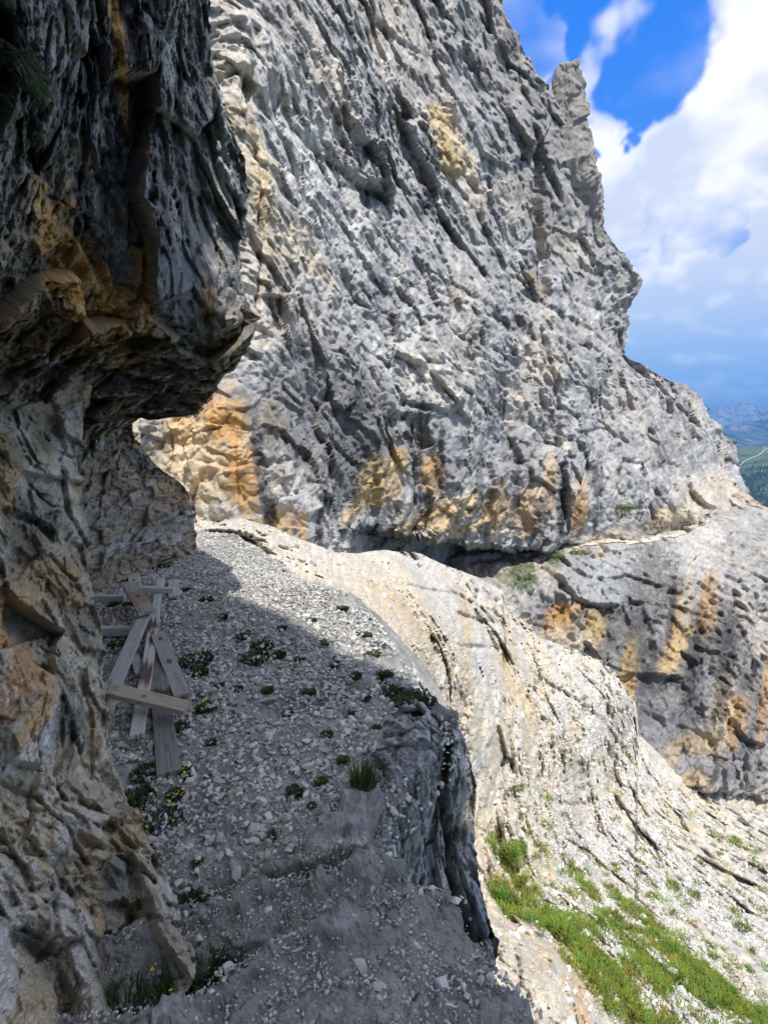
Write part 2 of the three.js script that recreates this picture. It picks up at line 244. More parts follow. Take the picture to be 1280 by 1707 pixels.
const cliffStains = spots([
  [740, 235, 30, 50, CREAM, 0.7], [640, 800, 60, 40, CREAM, 0.55], [740, 850, 90, 36, CREAM, 0.55], [860, 860, 60, 40, CREAM, 0.5], [620, 790, 30, 40, YELL, 0.8],
  [740, 215, 24, 34, YELL, 1], [765, 262, 34, 44, CREAM, 0.8], [750, 262, 20, 26, YELL, 0.9], [790, 330, 20, 60, CREAM, 0.35], [895, 468, 20, 16, YELL, 0.8], [885, 440, 16, 40, DARK, 0.6], [905, 300, 10, 60, DARK, 0.5],
  [436, 290, 24, 85, YELL, 0.8], [400, 200, 22, 30, YELL, 0.6], [395, 120, 30, 80, CREAM, 0.6], [460, 400, 26, 60, YELL, 0.45], [520, 430, 36, 50, YELL, 0.5], [440, 500, 24, 60, WARM, 0.6],
  [330, 745, 90, 70, [0.58, 0.41, 0.22], 0.9], [300, 800, 80, 60, [0.60, 0.50, 0.36], 0.8], [375, 690, 40, 50, OCHRE, 0.8], [405, 800, 28, 60, OCHRE, 0.85], [470, 870, 34, 26, OCHRE, 0.6], [430, 880, 50, 18, YELL, 0.7], [260, 720, 14, 50, MID, 0.6],
  [428, 740, 10, 46, BLACK, 0.8], [438, 800, 9, 50, BLACK, 0.8], [455, 700, 24, 50, YELL, 0.5], [470, 790, 26, 40, WARM, 0.6], [450, 850, 10, 34, BLACK, 0.9], [532, 900, 8, 40, BLACK, 0.95], [505, 880, 8, 24, OCHRE, 0.7],
  [560, 690, 110, 90, DARK, 0.7], [600, 790, 70, 50, DARK, 0.75], [500, 640, 60, 60, MID, 0.6], [590, 680, 30, 26, BLACK, 0.7], [640, 740, 36, 50, DARK, 0.7], [690, 740, 20, 60, DARK, 0.5], [760, 760, 40, 60, MID, 0.7], [850, 760, 60, 60, MID, 0.6],
  [660, 770, 26, 28, YELL, 0.9], [622, 800, 26, 40, YELL, 0.8], [650, 815, 26, 30, OCHRE, 0.5], [720, 790, 22, 36, OCHRE, 0.8], [600, 835, 40, 16, YELL, 0.9], [690, 875, 60, 14, YELL, 0.8], [760, 850, 60, 30, YELL, 0.7], [780, 885, 70, 18, CREAM, 0.9], [830, 850, 22, 50, OCHRE, 0.6], [880, 850, 26, 50, OCHRE, 0.55], [915, 810, 14, 60, OCHRE, 0.55], [965, 850, 14, 50, OCHRE, 0.8], [760, 895, 80, 12, YELL, 0.6],
  [700, 730, 5, 70, BLACK, 0.7], [735, 770, 6, 70, BLACK, 0.8], [800, 800, 7, 70, DARK, 0.7], [862, 820, 6, 60, DARK, 0.7], [900, 860, 12, 40, DARK, 0.8], [936, 840, 7, 60, BLACK, 0.9], [640, 860, 30, 12, DARK, 0.5], [700, 850, 30, 24, DARK, 0.7],
  [1010, 900, 60, 20, CREAM, 0.7], [1110, 868, 34, 24, YELL, 0.6], [1190, 830, 60, 40, CREAM, 0.6], [1240, 850, 50, 16, YELL, 0.5], [1000, 560, 50, 20, WARM, 0.4], [960, 420, 30, 30, WARM, 0.5], [850, 330, 20, 60, WARM, 0.4],
  [1043, 847, 16, 6, GREEN, 0.8], [560, 350, 60, 120, CHALK, 0.4], [480, 250, 60, 200, CHALK, 0.35], [700, 600, 80, 60, CHALK, 0.4]], cliffAt);
const alongWall = V();
function bedded(p, f) { const t = (p.x * 0.48 - p.z * 0.88 - 12) * f; return alongWall.set(p.x - t * 0.48, p.y, p.z + t * 0.88); } // blocks are broader along the wall than they are high
function cliffRelief(p, n, pix) {
  const far = sst(9, 30, -p.z), q = bedded(p, 0.36), calm = 0.78 + 0.42 * sst(-0.25, 0.3, fbm(p.x * 0.09 + 7, p.y * 0.09, p.z * 0.06, 3));
  const big = 1.7 * fbm(p.x * 0.05, p.y * 0.05, p.z * 0.05, 3) * sst(12, 45, -p.z), rill = 0.10 * ridged(q.x * 0.9, q.y * 0.14, q.z * 0.9, 3) * sst(10, 30, -p.z);
  return big + rill + crag(q, pix, 10, [1, 0.8, 1], 0.115, 3, 6, 0.48, 0.11, 0.03, 0.75) * far * calm + crag(q, pix, 1.7, [1, 0.9, 1], 0.12, 40, 4, 0.48, 0.14, 0.035) * calm;
}
function cliffPaint(p, n, pix, c) {
  const q = bedded(p, 0.36), f = 1 / (pix * 60), a = fbm(p.x * 0.07, p.y * 0.07, p.z * 0.07, 4), b = fbm(q.x * 0.5, q.y * 0.4, q.z * 0.5, 5);
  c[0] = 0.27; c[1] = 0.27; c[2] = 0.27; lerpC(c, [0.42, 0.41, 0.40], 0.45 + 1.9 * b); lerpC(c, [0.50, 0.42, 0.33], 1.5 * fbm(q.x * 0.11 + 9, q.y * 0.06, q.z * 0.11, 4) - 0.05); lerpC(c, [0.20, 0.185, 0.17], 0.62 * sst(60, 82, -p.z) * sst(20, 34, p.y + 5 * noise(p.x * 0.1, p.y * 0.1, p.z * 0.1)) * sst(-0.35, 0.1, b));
  lerpC(c, DARK, sst(0.08, 0.40, streaks(q, 0.8, 5) + 0.5 * a - 0.05) * 0.8); lerpC(c, MID, sst(0.05, 0.4, fbm(q.x * 1.3, q.y * 0.9, q.z * 1.3, 4)) * 0.6);
  lerpC(c, WARM, sst(0.2, 0.42, streaks(q, 0.45, 4) + 0.3 * b) * 0.6);
  stain(cliffStains, p, c, pix); mul(c, grain(p, pix) * (1 + 0.4 * fbm(q.x * f * 4, q.y * f * 3, q.z * f * 4, 3)));
}
const cliff = (() => {
  const map = (u, v) => { const py = mix(-90, 985, v), r = cliffEdge(py); return [mix(130, r, u), py]; };
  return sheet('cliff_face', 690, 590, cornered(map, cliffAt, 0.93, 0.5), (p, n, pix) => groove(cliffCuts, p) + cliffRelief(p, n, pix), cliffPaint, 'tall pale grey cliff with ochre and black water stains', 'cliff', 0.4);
})();
say('cliff ready');

// the free-standing finger of rock at the cliff's right-hand edge
{
  const prof = [[946, 104, 4, 4], [946, 107, 12, 10], [945, 114, 17, 14], [944, 132, 20, 17], [945, 155, 23, 20], [946, 185, 26, 24], [948, 230, 31, 28], [951, 290, 37, 32], [955, 350, 40, 32], [958, 430, 40, 30]];
  const cx = poly(prof.map((q) => [q[0], q[1]]), 1), rr = poly(prof.map((q) => [q[2], q[1]]), 1), rz = poly(prof.map((q) => [q[3], q[1]]), 1);
  sheet('rock_pinnacle', 230, 200, (u, v, out) => {
    const py = mix(104, 430, v), D = mix(95, cliffAt(cx(py), py) + 2 + 7 * sst(280, 420, py), sst(200, 300, py)), m = D / F, a = u * Math.PI * 2 + 1.57; at(cx(py), py, D, out); out.x += Math.cos(a) * rr(py) * m * 0.95; out.z -= Math.sin(a) * rz(py) * m * 0.95; return out;
  }, (p, n, pix) => 0.7 * (crag(p, pix, 6, [1, 0.8, 1], 0.15, 11, 8, 0.5, 0.12, 0.05) + crag(p, pix, 1.6, [1, 0.9, 1], 0.15, 45, 5, 0.5, 0.11, 0.05)), (p, n, pix, c) => { cliffPaint(p, n, pix, c); lerpC(c, [0.30, 0.26, 0.21], 0.4 + fbm(p.x * 0.3, p.y * 0.2, p.z * 0.3, 3)); }, 'tall finger of grey rock standing free beside the cliff top', 'pinnacle', 1);
}

// ---------------------------------------------------------------- cliff below the trail, across the gully
const gullyD = spline([[780, 930, 47], [840, 955, 45], [900, 945, 50], [1000, 920, 61], [1130, 897, 74], [1280, 850, 102], [1400, 800, 130], [850, 1050, 41], [1000, 1050, 44], [1100, 1000, 50], [1280, 960, 66], [1280, 1040, 56], [930, 1000, 45], [1050, 970, 54], [1050, 1200, 36], [1080, 1100, 41], [1150, 1150, 40], [1280, 1150, 45], [1060, 1260, 34], [1180, 1320, 34], [1280, 1340, 37], [900, 1300, 34], [1150, 1420, 36], [1280, 1450, 38], [1420, 1000, 66], [1420, 1300, 44], [780, 1100, 40]]);
const gullyTop = poly([[760, 990], [830, 978], [880, 957], [915, 933], [950, 916], [1000, 912], [1090, 905], [1130, 898], [1185, 872], [1240, 860], [1280, 853], [1420, 880]], 0);
const gullyAt = (px, py) => gullyD(px, py) * (1 + 0.07 * sst(0, 30, py - 1300 - (px - 1150) * 0.12) * sst(1040, 1110, px)) ;
const gullyCuts = segs([[[[1055, 1000], [1075, 1060], [1085, 1090], [1060, 1130]], 18, 17], [[[1095, 950], [1092, 1000]], 6, 7], [[[1160, 965], [1185, 990], [1195, 1030]], 14, 13], [[[1160, 1080], [1190, 1090], [1230, 1095]], 14, 11], [[[1230, 1010], [1280, 1020]], 6, 6], [[[920, 1000], [960, 1030], [975, 1050]], 14, 11], [[[1170, 1090], [1165, 1180]], 7, 7], [[[1245, 980], [1243, 1010]], 5, 4], [[[1270, 1090], [1272, 1190]], 8, 7], [[[1060, 1270], [1110, 1300], [1170, 1335], [1240, 1345]], 14, 40], [[[880, 1010], [900, 1060], [960, 1080]], 8, 5], [[[1000, 1130], [1060, 1190], [1100, 1200]], 8, 5], [[[1150, 1200], [1230, 1205], [1280, 1180]], 8, 4]], gullyAt);
const gullyStains = spots([
  [1060, 985, 130, 22, DARK, 0.75], [950, 985, 90, 26, MID, 0.8], [1040, 1090, 60, 60, DARK, 0.7], [1130, 1110, 60, 70, DARK, 0.75], [1190, 1110, 70, 60, DARK, 0.8], [1080, 1200, 60, 40, DARK, 0.7], [1150, 1230, 100, 60, MID, 0.85], [1200, 1290, 90, 50, MID, 0.9], [1240, 1180, 40, 50, DARK, 0.6], [980, 1050, 40, 30, DARK, 0.7], [910, 1060, 40, 40, DARK, 0.5], [1000, 960, 60, 16, COOL, 0.7],
  [1047, 1125, 16, 40, YELL, 1], [1145, 1000, 8, 60, CREAM, 0.5], [1125, 1040, 10, 40, OCHRE, 0.45], [1180, 1000, 16, 34, OCHRE, 0.6], [1130, 1080, 34, 12, YELL, 0.8], [930, 1040, 24, 26, OCHRE, 0.7], [950, 1020, 30, 14, OCHRE, 0.7], [990, 1045, 20, 20, YELL, 0.7], [870, 1045, 20, 16, CREAM, 0.8], [1225, 1195, 22, 20, OCHRE, 0.6], [1190, 1200, 14, 34, YELL, 0.4], [1280, 1130, 9, 50, OCHRE, 0.6], [1170, 1230, 60, 14, YELL, 0.55], [1120, 1300, 60, 16, YELL, 0.7], [930, 1080, 50, 20, WARM, 0.8], [1210, 1160, 14, 40, CREAM, 0.6],
  [1120, 1010, 6, 40, BLACK, 0.8], [1160, 1070, 6, 50, BLACK, 0.6], [1210, 1100, 14, 50, BLACK, 0.8], [1150, 1140, 20, 50, BLACK, 0.5], [1060, 1080, 20, 40, BLACK, 0.6], [1160, 900, 50, 14, CHALK, 0.6],
  [872, 960, 26, 12, GREEN, 0.9], [850, 950, 30, 10, [0.12, 0.13, 0.06], 0.8], [925, 928, 20, 8, GREEN, 0.7], [1000, 917, 14, 5, CREAM, 0.8]], gullyAt);
const gully = (() => {
  const rows = 420, cols = 420, shelf = 0.06;
  return sheet('gully_cliff', rows, cols, (u, v, out) => {
    const px = mix(770, 1420, u), top = gullyTop(px), vv = Math.max(0, (v - shelf) / (1 - shelf)), py = mix(top, 1440, vv); at(px, py, gullyAt(px, py), out);
    if (v < shelf) { const k = (shelf - v) / shelf, l = Math.hypot(out.x, out.z); out.x += (out.x / l * 0.8 - 0.5) * 9 * k; out.z += (out.z / l * 0.8 - 0.5) * 9 * k; out.y += 0.3 * k; } return out;
  }, (p, n, pix) => {
    const top = sst(0.88, 0.98, n.y);
    return (groove(gullyCuts, p) + 1.3 * fbm(p.x * 0.09, p.y * 0.09, p.z * 0.09, 3) + crag(p, pix, 6, [1, 1, 1], 0.13, 17, 6, 0.48, 0.11, 0.05, 0.7) + 0.25 * ridged(p.x * 0.15, p.y * 0.9 + 0.4 * noise(p.x * 0.1, p.y * 0.1, p.z * 0.1), p.z * 0.15, 3) + crag(p, pix, 1.6, [0.7, 1.4, 0.7], 0.13, 61, 4)) * (1 - 0.25 * top);
  }, (p, n, pix, c) => {
    c[0] = 0.36; c[1] = 0.345; c[2] = 0.325; const b = fbm(p.x * 0.3, p.y * 0.3, p.z * 0.3, 5), up = sst(-22, -13, p.y + 3 * fbm(p.x * 0.15, p.y * 0.15, p.z * 0.15, 3) - 0.03 * p.x);
    lerpC(c, [0.28, 0.28, 0.285], 0.25 + 1.2 * b); lerpC(c, [0.46, 0.44, 0.41], up * 0.6); lerpC(c, WARM, 1.5 * fbm(p.x * 0.1, p.y * 0.1 + 5, p.z * 0.1, 4)); lerpC(c, DARK, sst(0.08, 0.36, streaks(p, 1.1, 5) + 0.3 * b) * 0.6 * (1 - 0.6 * up));
    stain(gullyStains, p, c, pix); lerpC(c, BLACK, sst(0.12, 0.4, fbm(p.x * 0.5, p.y * 1.6, p.z * 0.5, 5)) * 0.55 * (1 - 0.7 * up));
    mul(c, grain(p, pix));
  }, 'lower stained cliff with black streaks across the gully', 'cliff', 0.4);
})();
{ // the foot trail worn along the shelf
  const j1 = Math.round(0.06 * 419), pos = [], idx = []; let w = 0;
  for (let i = Math.round((902 - 770) / 650 * 419); i < Math.round((1190 - 770) / 650 * 419); i++, w++) for (let j = 0; j < 4; j++) { const k = ((j1 - 4 + j) * 420 + i) * 3; pos.push(gully.P[k], gully.P[k + 1] + 0.12, gully.P[k + 2]); if (w && j) { const a = w * 4 + j; idx.push(a - 5, a - 1, a - 4, a - 4, a - 1, a); } }
  const g = new THREE.BufferGeometry(); g.setAttribute('position', new THREE.Float32BufferAttribute(pos, 3)); g.setIndex(idx); g.computeVertexNormals();
  const m = new THREE.Mesh(g, new THREE.MeshStandardMaterial({ name: 'trail_dust', color: new THREE.Color(0.60, 0.53, 0.42), roughness: 1, side: THREE.DoubleSide })); m.name = 'foot_trail'; m.receiveShadow = m.castShadow = true; m.userData = { kind: 'structure', label: 'pale foot trail along the far shelf', category: 'path' }; scene.add(m);
}
say('gully ready');

// ---------------------------------------------------------------- sunlit scree slope falling away to the right
const slopeD = spline([[250, 868, 11], [340, 890, 8.9], [400, 892, 8.9], [450, 925, 8.3], [520, 958, 8.0], [420, 872, 10.2], [480, 905, 10.0], [560, 936, 10.8], [640, 930, 14], [740, 955, 18.5], [830, 992, 24], [900, 1086, 24.5], [1030, 1165, 28], [1060, 1255, 29], [1165, 1335, 33], [1280, 1372, 34], [1400, 1390, 36], [560, 985, 7.3], [600, 1015, 6.8], [660, 1085, 5.9], [740, 1040, 12.5], [750, 1130, 10.2], [760, 1200, 10.5], [790, 1300, 11.6], [440, 1000, 7.3], [400, 1080, 6.0], [300, 1000, 7.6], [300, 1150, 5.4], [500, 1100, 5.7], [540, 1250, 4.6], [260, 930, 8.6], [850, 1120, 18], [850, 1250, 14.5], [950, 1290, 20], [960, 1200, 22], [1000, 1400, 18.5], [1130, 1390, 25], [1280, 1500, 21], [830, 1440, 11], [900, 1500, 11.5], [1100, 1550, 13.5], [1280, 1707, 10.8], [1000, 1707, 7.6], [880, 1640, 6.3], [820, 1600, 6.6], [700, 1300, 9.6], [650, 1600, 6], [700, 1780, 4.6], [1000, 1800, 6.6], [1420, 1800, 10], [1420, 1500, 24]]);
const slopeTop = poly([[240, 868], [400, 862], [440, 872], [500, 902], [560, 926], [600, 928], [640, 922], [700, 930], [760, 956], [800, 972], [838, 996], [842, 1022], [862, 1046], [900, 1080], [940, 1092], [1000, 1118], [1035, 1160], [1058, 1195], [1062, 1250], [1100, 1290], [1150, 1325], [1175, 1322], [1200, 1338], [1280, 1352], [1420, 1370]], 0);
const slopeCuts = segs([[[[640, 970], [760, 990], [840, 1030]], 12, 12], [[[720, 1060], [790, 1080], [870, 1075]], 10, 12], [[[800, 1110], [808, 1135]], 10, 14], [[[880, 1000], [810, 1000]], 6, 10], [[[760, 1020], [800, 1035], [846, 1040]], 10, 14], [[[880, 1610], [900, 1700]], 9, 26], [[[860, 1590], [868, 1640], [890, 1680]], 7, 18], [[[905, 1330], [960, 1345], [1000, 1330]], 9, 12], [[[900, 1130], [1000, 1200], [1056, 1270]], 12, 10]], slopeD);
const slopeStains = spots([[700, 1010, 60, 26, CREAM, 0.7], [780, 1035, 46, 16, YELL, 0.6], [850, 1110, 60, 30, YELL, 0.45], [900, 1130, 60, 40, CREAM, 0.7], [940, 1260, 50, 30, YELL, 0.45], [880, 1220, 40, 26, YELL, 0.3], [680, 1090, 40, 50, CREAM, 0.6], [1035, 1215, 24, 40, MID, 0.55], [960, 1350, 70, 26, MID, 0.45], [930, 1370, 60, 30, COOL, 0.5], [970, 1670, 26, 60, [0.50, 0.36, 0.22], 0.9], [700, 960, 40, 16, COOL, 0.5], [800, 1000, 40, 16, COOL, 0.4]], slopeD);
// how green the slope is at a point: tufted turf low down on the left, scattered tufts elsewhere
const turfSpots = spots([[860, 1500, 46, 60, GREEN, 1], [920, 1550, 70, 44, GREEN, 1], [980, 1580, 70, 44, GREEN, 1], [1060, 1545, 70, 20, GREEN, 1], [1000, 1630, 60, 50, GREEN, 0.9], [1060, 1600, 46, 34, GREEN, 0.9], [1080, 1680, 50, 40, GREEN, 0.6], [1160, 1640, 50, 34, GREEN, 0.9], [1230, 1680, 50, 44, GREEN, 1], [1120, 1580, 30, 24, GREEN, 0.8], [870, 1460, 30, 18, GREEN, 0.9], [880, 1412, 22, 6, GREEN, 0.7], [1230, 1410, 46, 14, GREEN, 0.5], [960, 1500, 24, 20, GREEN, 0.6]], slopeD);
function turf(p) { let t = 0; for (const s of turfSpots) { const R = Math.max(s.rx, s.ry) * 1.9, q = p.distanceTo(s.v) / R; if (q > 2) continue; const e = q + 0.9 * fbm(p.x * 1.6, p.y * 1.6, p.z * 1.6, 4); t = Math.max(t, s.k * sst(1.15, 0.5, e)); } return t && t * sst(-0.2, 0.25, fbm(p.x * 0.8 + 4, p.y * 0.8, p.z * 0.8, 3)) * (0.35 + 0.65 * sst(-0.2, 0.15, noise(p.x * 3, p.y * 3, p.z * 3))); }
const slope = (() => {
  const rows = 520, cols = 520, sh = 0.05;
  return sheet('scree_slope', rows, cols, (u, v, out) => {
    const px = mix(240, 1420, u), top = slopeTop(px), vv = Math.max(0, (v - sh) / (1 - sh)), py = mix(top, 1790, Math.pow(vv, 0.9)); const d = slopeD(px, py); at(px, py, d, out);
    if (v < sh) { const k = (sh - v) / sh, l = Math.hypot(out.x, out.z), s = d * 0.35 * k; out.x += out.x / l * s; out.z += out.z / l * s; out.y -= d * 0.28 * k * k; } return out;
  }, (p, n, pix) => {
    const rocky = sst(-0.1, 0.25, fbm(p.x * 0.16, p.y * 0.16, p.z * 0.16, 3) + 0.25 * sst(12, 24, -p.z) + 0.35 * sst(7, 5, -p.z)), beds = rocky * sst(9, 13, -p.z) * sst(-0.15, 0.2, noise(p.x * 0.3 + 3, p.y * 0.3, p.z * 0.3));
    const t = p.y * 0.9 + 1.3 * fbm(p.x * 0.35, p.y * 0.25, p.z * 0.35, 4), saw = t - Math.floor(t), ledgeStep = 0.24 * (sst(0, 0.12, saw) - saw) * beds;
    return groove(slopeCuts, p) + ledgeStep + 0.5 * fbm(p.x * 0.2, p.y * 0.2, p.z * 0.2, 3) * sst(9, 14, -p.z) + crag(p, pix, 3.2, [1, 1.1, 1], 0.10, 23, 6, 0.48, 0.09, 0.04, 0.8) * mix(0.35, 1.0, rocky) * sst(6, 12, -p.z) + crag(p, pix, 0.6, [0.9, 1.2, 0.9], 0.12, 71, 4, 0.48, 0.08) * mix(0.5, 1, rocky);
  }, (p, n, pix, c) => {
    c[0] = 0.56; c[1] = 0.525; c[2] = 0.465; const b = fbm(p.x * 0.5, p.y * 0.5, p.z * 0.5, 5);
    lerpC(c, CREAM, 0.35 + 1.2 * fbm(p.x * 0.14, p.y * 0.14, p.z * 0.14, 3)); lerpC(c, PALE, sst(0.0, 0.5, b)); lerpC(c, YELL, sst(0.1, 0.5, fbm(p.x * 0.3 + 4, p.y * 0.3, p.z * 0.3, 4)) * 0.6); lerpC(c, MID, sst(0.15, 0.45, fbm(p.x * 1.1 + 4, p.y * 1.6, p.z * 1.1, 4)) * 0.3);
    stain(slopeStains, p, c, pix);
    lerpC(c, [0.20, 0.19, 0.09], turf(p) * 0.6); mul(c, grain(p, pix));
  }, 'bright scree and slabs falling away below the ledge', 'slope', 0.12);
})();
say('slope ready');

// ---------------------------------------------------------------- overhang, back wall and near wall on the left
const ceilD = spline([[-420, -140, 1.5], [-420, 300, 1.6], [-420, 700, 2.4], [-80, -140, 1.8], [0, 0, 2.0], [0, 300, 2.15], [0, 470, 2.35], [150, 0, 2.8], [150, 200, 2.9], [150, 380, 3.0], [90, 500, 3.0], [300, 0, 4.0], [300, 200, 4.05], [300, 400, 4.1], [270, 520, 4.0], [340, 0, 4.6], [380, 250, 4.7], [410, 400, 4.7], [415, 530, 4.6], [330, 575, 4.4], [-80, 500, 2.0], [150, -140, 2.8], [340, -140, 4.5],
  [0, 560, 2.7], [0, 640, 3.3], [100, 640, 4.1], [200, 610, 4.4], [250, 680, 5.9], [330, 645, 5.2], [330, 690, 6.2], [400, 600, 4.9], [150, 700, 5.4], [0, 720, 3.7], [215, 712, 6.4], [-80, 640, 3.0], [100, 760, 5.4]]);
const ceilEdge = ragged(poly([[330, -140], [340, 0], [355, 120], [378, 200], [402, 260], [415, 330], [411, 430], [420, 500], [420, 550], [402, 600], [370, 640], [332, 687], [300, 692], [240, 698], [212, 716], [180, 770]], 1), 7, 13);
const ceilCuts = segs([[[[205, 20], [225, 120], [245, 200]], 26, 17], [[[225, 170], [250, 210], [270, 200]], 30, 20], [[[60, 150], [60, 240], [110, 330]], 30, 15], [[[110, 350], [160, 420], [190, 500]], 14, 11], [[[260, 230], [290, 330], [330, 430]], 16, 8], [[[330, 120], [360, 260], [390, 420]], 16, 8], [[[150, 60], [190, 230], [230, 380], [240, 540]], 20, 10], [[[0, 380], [70, 470], [110, 500]], 12, 10], [[[240, 540], [300, 552], [360, 520]], 16, 12], [[[0, 620], [60, 630], [130, 615], [200, 625], [290, 660]], 16, 13], [[[60, 560], [150, 590], [230, 600]], 12, 7], [[[300, 600], [360, 590]], 12, 7], [[[110, 660], [170, 680]], 20, 12]], ceilD);
const SOOT = [0.085, 0.084, 0.085];
const ceilStains = spots([[130, 440, 50, 84, [0.60, 0.36, 0.12], 1], [165, 510, 52, 58, [0.64, 0.37, 0.11], 1], [90, 370, 26, 54, [0.60, 0.36, 0.12], 0.95], [145, 460, 26, 26, CREAM, 0.7], [215, 545, 40, 20, OCHRE, 0.7], [240, 470, 15, 64, [0.6, 0.36, 0.12], 0.95], [345, 490, 15, 30, [0.6, 0.36, 0.12], 1], [196, 50, 10, 64, [0.6, 0.36, 0.12], 1], [215, 172, 9, 24, [0.6, 0.38, 0.13], 0.95], [240, 235, 14, 16, OCHRE, 0.6],
  [60, 590, 90, 30, [0.22, 0.15, 0.055], 0.8], [180, 580, 90, 30, [0.24, 0.16, 0.06], 0.7], [250, 590, 60, 30, [0.26, 0.19, 0.09], 0.7], [90, 612, 28, 10, CHALK, 0.8], [240, 630, 50, 14, PALE, 0.6], [300, 620, 40, 40, MID, 0.6], [160, 650, 60, 20, PALE, 0.4], [0, 100, 46, 110, [0.02, 0.035, 0.012], 0.9], [300, 480, 50, 60, [0.17, 0.185, 0.20], 0.8], [20, 300, 50, 50, MID, 0.5]], ceilD);
const lit3 = (p, f) => [p.x * f, p.y * f, p.z * f];
const overhang = (() => {
  const map = (u, v) => { const py = mix(-140, 770, v); return [u < 0.1 ? mix(-420, -90, u / 0.1) : mix(-90, ceilEdge(py), (u - 0.1) / 0.9), py]; };
  return sheet('rock_overhang', 450, 340, cornered(map, ceilD, 0.86, 0.85, 0.7), (p, n, pix) => {
    const face = sst(2.2, 2.9, p.y);
    // plates hanging along a steep diagonal bedding
    const qx = p.x * 0.94 + p.y * 0.34, qy = p.y * 0.94 - p.x * 0.34, d = V(qx, qy, p.z);
    return groove(ceilCuts, p) + 0.12 * fbm(...lit3(p, 0.8), 3) + crag(d, pix, 0.9, [1.4, 0.5, 1.2], 0.15, 31, 6) + crag(d, pix, 0.22, [1.5, 0.55, 1.3], 0.15, 90, 4) + 0.05 * (1 - face) * ridged(...lit3(p, 3), 3);
  }, (p, n, pix, c, D) => {
    const qx = p.x * 0.94 + p.y * 0.34, qy = p.y * 0.94 - p.x * 0.34;
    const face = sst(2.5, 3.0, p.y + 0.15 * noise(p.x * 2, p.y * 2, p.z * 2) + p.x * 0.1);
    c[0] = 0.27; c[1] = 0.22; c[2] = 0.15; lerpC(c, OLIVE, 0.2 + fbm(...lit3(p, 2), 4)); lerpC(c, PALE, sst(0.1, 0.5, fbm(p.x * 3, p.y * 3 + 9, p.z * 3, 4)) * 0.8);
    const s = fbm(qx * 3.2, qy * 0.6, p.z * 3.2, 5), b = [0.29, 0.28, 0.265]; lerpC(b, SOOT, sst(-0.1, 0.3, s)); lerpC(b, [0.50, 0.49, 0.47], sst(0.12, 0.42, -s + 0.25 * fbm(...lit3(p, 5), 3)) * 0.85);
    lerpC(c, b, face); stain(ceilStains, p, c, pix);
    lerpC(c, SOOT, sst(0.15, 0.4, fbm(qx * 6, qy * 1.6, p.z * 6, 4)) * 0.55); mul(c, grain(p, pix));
  }, 'dark overhanging rock bulge with orange streaks above the ledge', 'overhang', 0.25, gritMat);
})();
const backD = spline([[60, 690, 4.6], [120, 720, 5.2], [220, 700, 6.8], [230, 740, 6.8], [320, 830, 7.5], [326, 940, 7.25], [140, 950, 5.6], [230, 850, 6.6], [230, 990, 6.2], [326, 1000, 6.9], [60, 990, 4.8]]);
const backEdge = ragged(poly([[205, 680], [228, 735], [262, 778], [300, 806], [322, 832], [327, 850], [325, 940], [322, 1000]], 1), 7, 23);
const backStains = spots([[200, 870, 60, 50, [0.36, 0.32, 0.26], 0.6], [180, 800, 30, 60, [0.34, 0.29, 0.22], 0.5], [290, 820, 40, 24, OCHRE, 0.45], [270, 770, 40, 20, DARK, 0.7], [150, 740, 40, 16, CHALK, 0.5], [240, 900, 60, 20, PALE, 0.5]], backD);
const back = (() => {
  const map = (u, v) => { const py = mix(680, 1000, v); return [mix(60, backEdge(py), u), py]; };
  return sheet('back_wall', 250, 200, cornered(map, backD, 0.88, 0.45, 0.1), (p, n, pix) => {
    const qx = p.x * 0.86 + p.y * 0.5, qy = p.y * 0.86 - p.x * 0.5, d = V(qx * 1, qy, p.z);
    return 0.1 * fbm(...lit3(p, 0.9), 3) + crag(d, pix, 0.34, [0.7, 1.9, 0.8], 0.16, 51, 5) + crag(d, pix, 0.12, [0.8, 1.7, 0.8], 0.16, 77, 3);
  }, (p, n, pix, c) => {
    const qx = p.x * 0.86 + p.y * 0.5, qy = p.y * 0.86 - p.x * 0.5;
    c[0] = 0.33; c[1] = 0.275; c[2] = 0.20; lerpC(c, PALE, sst(0, 0.5, fbm(qx * 2, qy * 6, p.z * 2, 4)) * 0.8); lerpC(c, [0.10, 0.095, 0.07], sst(0.05, 0.4, fbm(qx * 1.6 + 3, qy * 5, p.z * 1.6, 4)) * 0.8);
    stain(backStains, p, c, pix); mul(c, grain(p, pix));
  }, 'shaded wall of thin tilted rock beds at the back of the ledge', 'rock wall', 0.2, gritMat);
})();
const nearD = spline([[-450, 620, 2.0], [-450, 1000, 1.25], [-450, 1600, 0.75], [-140, 620, 2.6], [0, 640, 3.2], [130, 690, 4.2], [0, 800, 2.8], [140, 850, 3.8], [70, 850, 3.2], [0, 1000, 2.3], [152, 1000, 3.5], [80, 1000, 2.8], [0, 1200, 1.7], [172, 1130, 3.0], [90, 1150, 2.1], [190, 1270, 2.45], [100, 1300, 1.95], [0, 1400, 1.3], [120, 1450, 1.45], [230, 1370, 2.15], [265, 1440, 1.9], [200, 1550, 1.35], [0, 1600, 0.95], [300, 1550, 1.6], [320, 1620, 1.4], [180, 1640, 1.12], [150, 1707, 0.98], [0, 1780, 0.8], [310, 1720, 1.22], [-140, 1000, 1.4], [-140, 1500, 0.9], [200, 1800, 0.95]]);
const nearEdge = ragged(poly([[165, 600], [140, 700], [128, 760], [146, 860], [150, 930], [157, 1000], [182, 1090], [174, 1150], [190, 1260], [232, 1370], [268, 1440], [303, 1540], [323, 1612], [312, 1650], [262, 1710], [200, 1790]], 1), 7, 33);
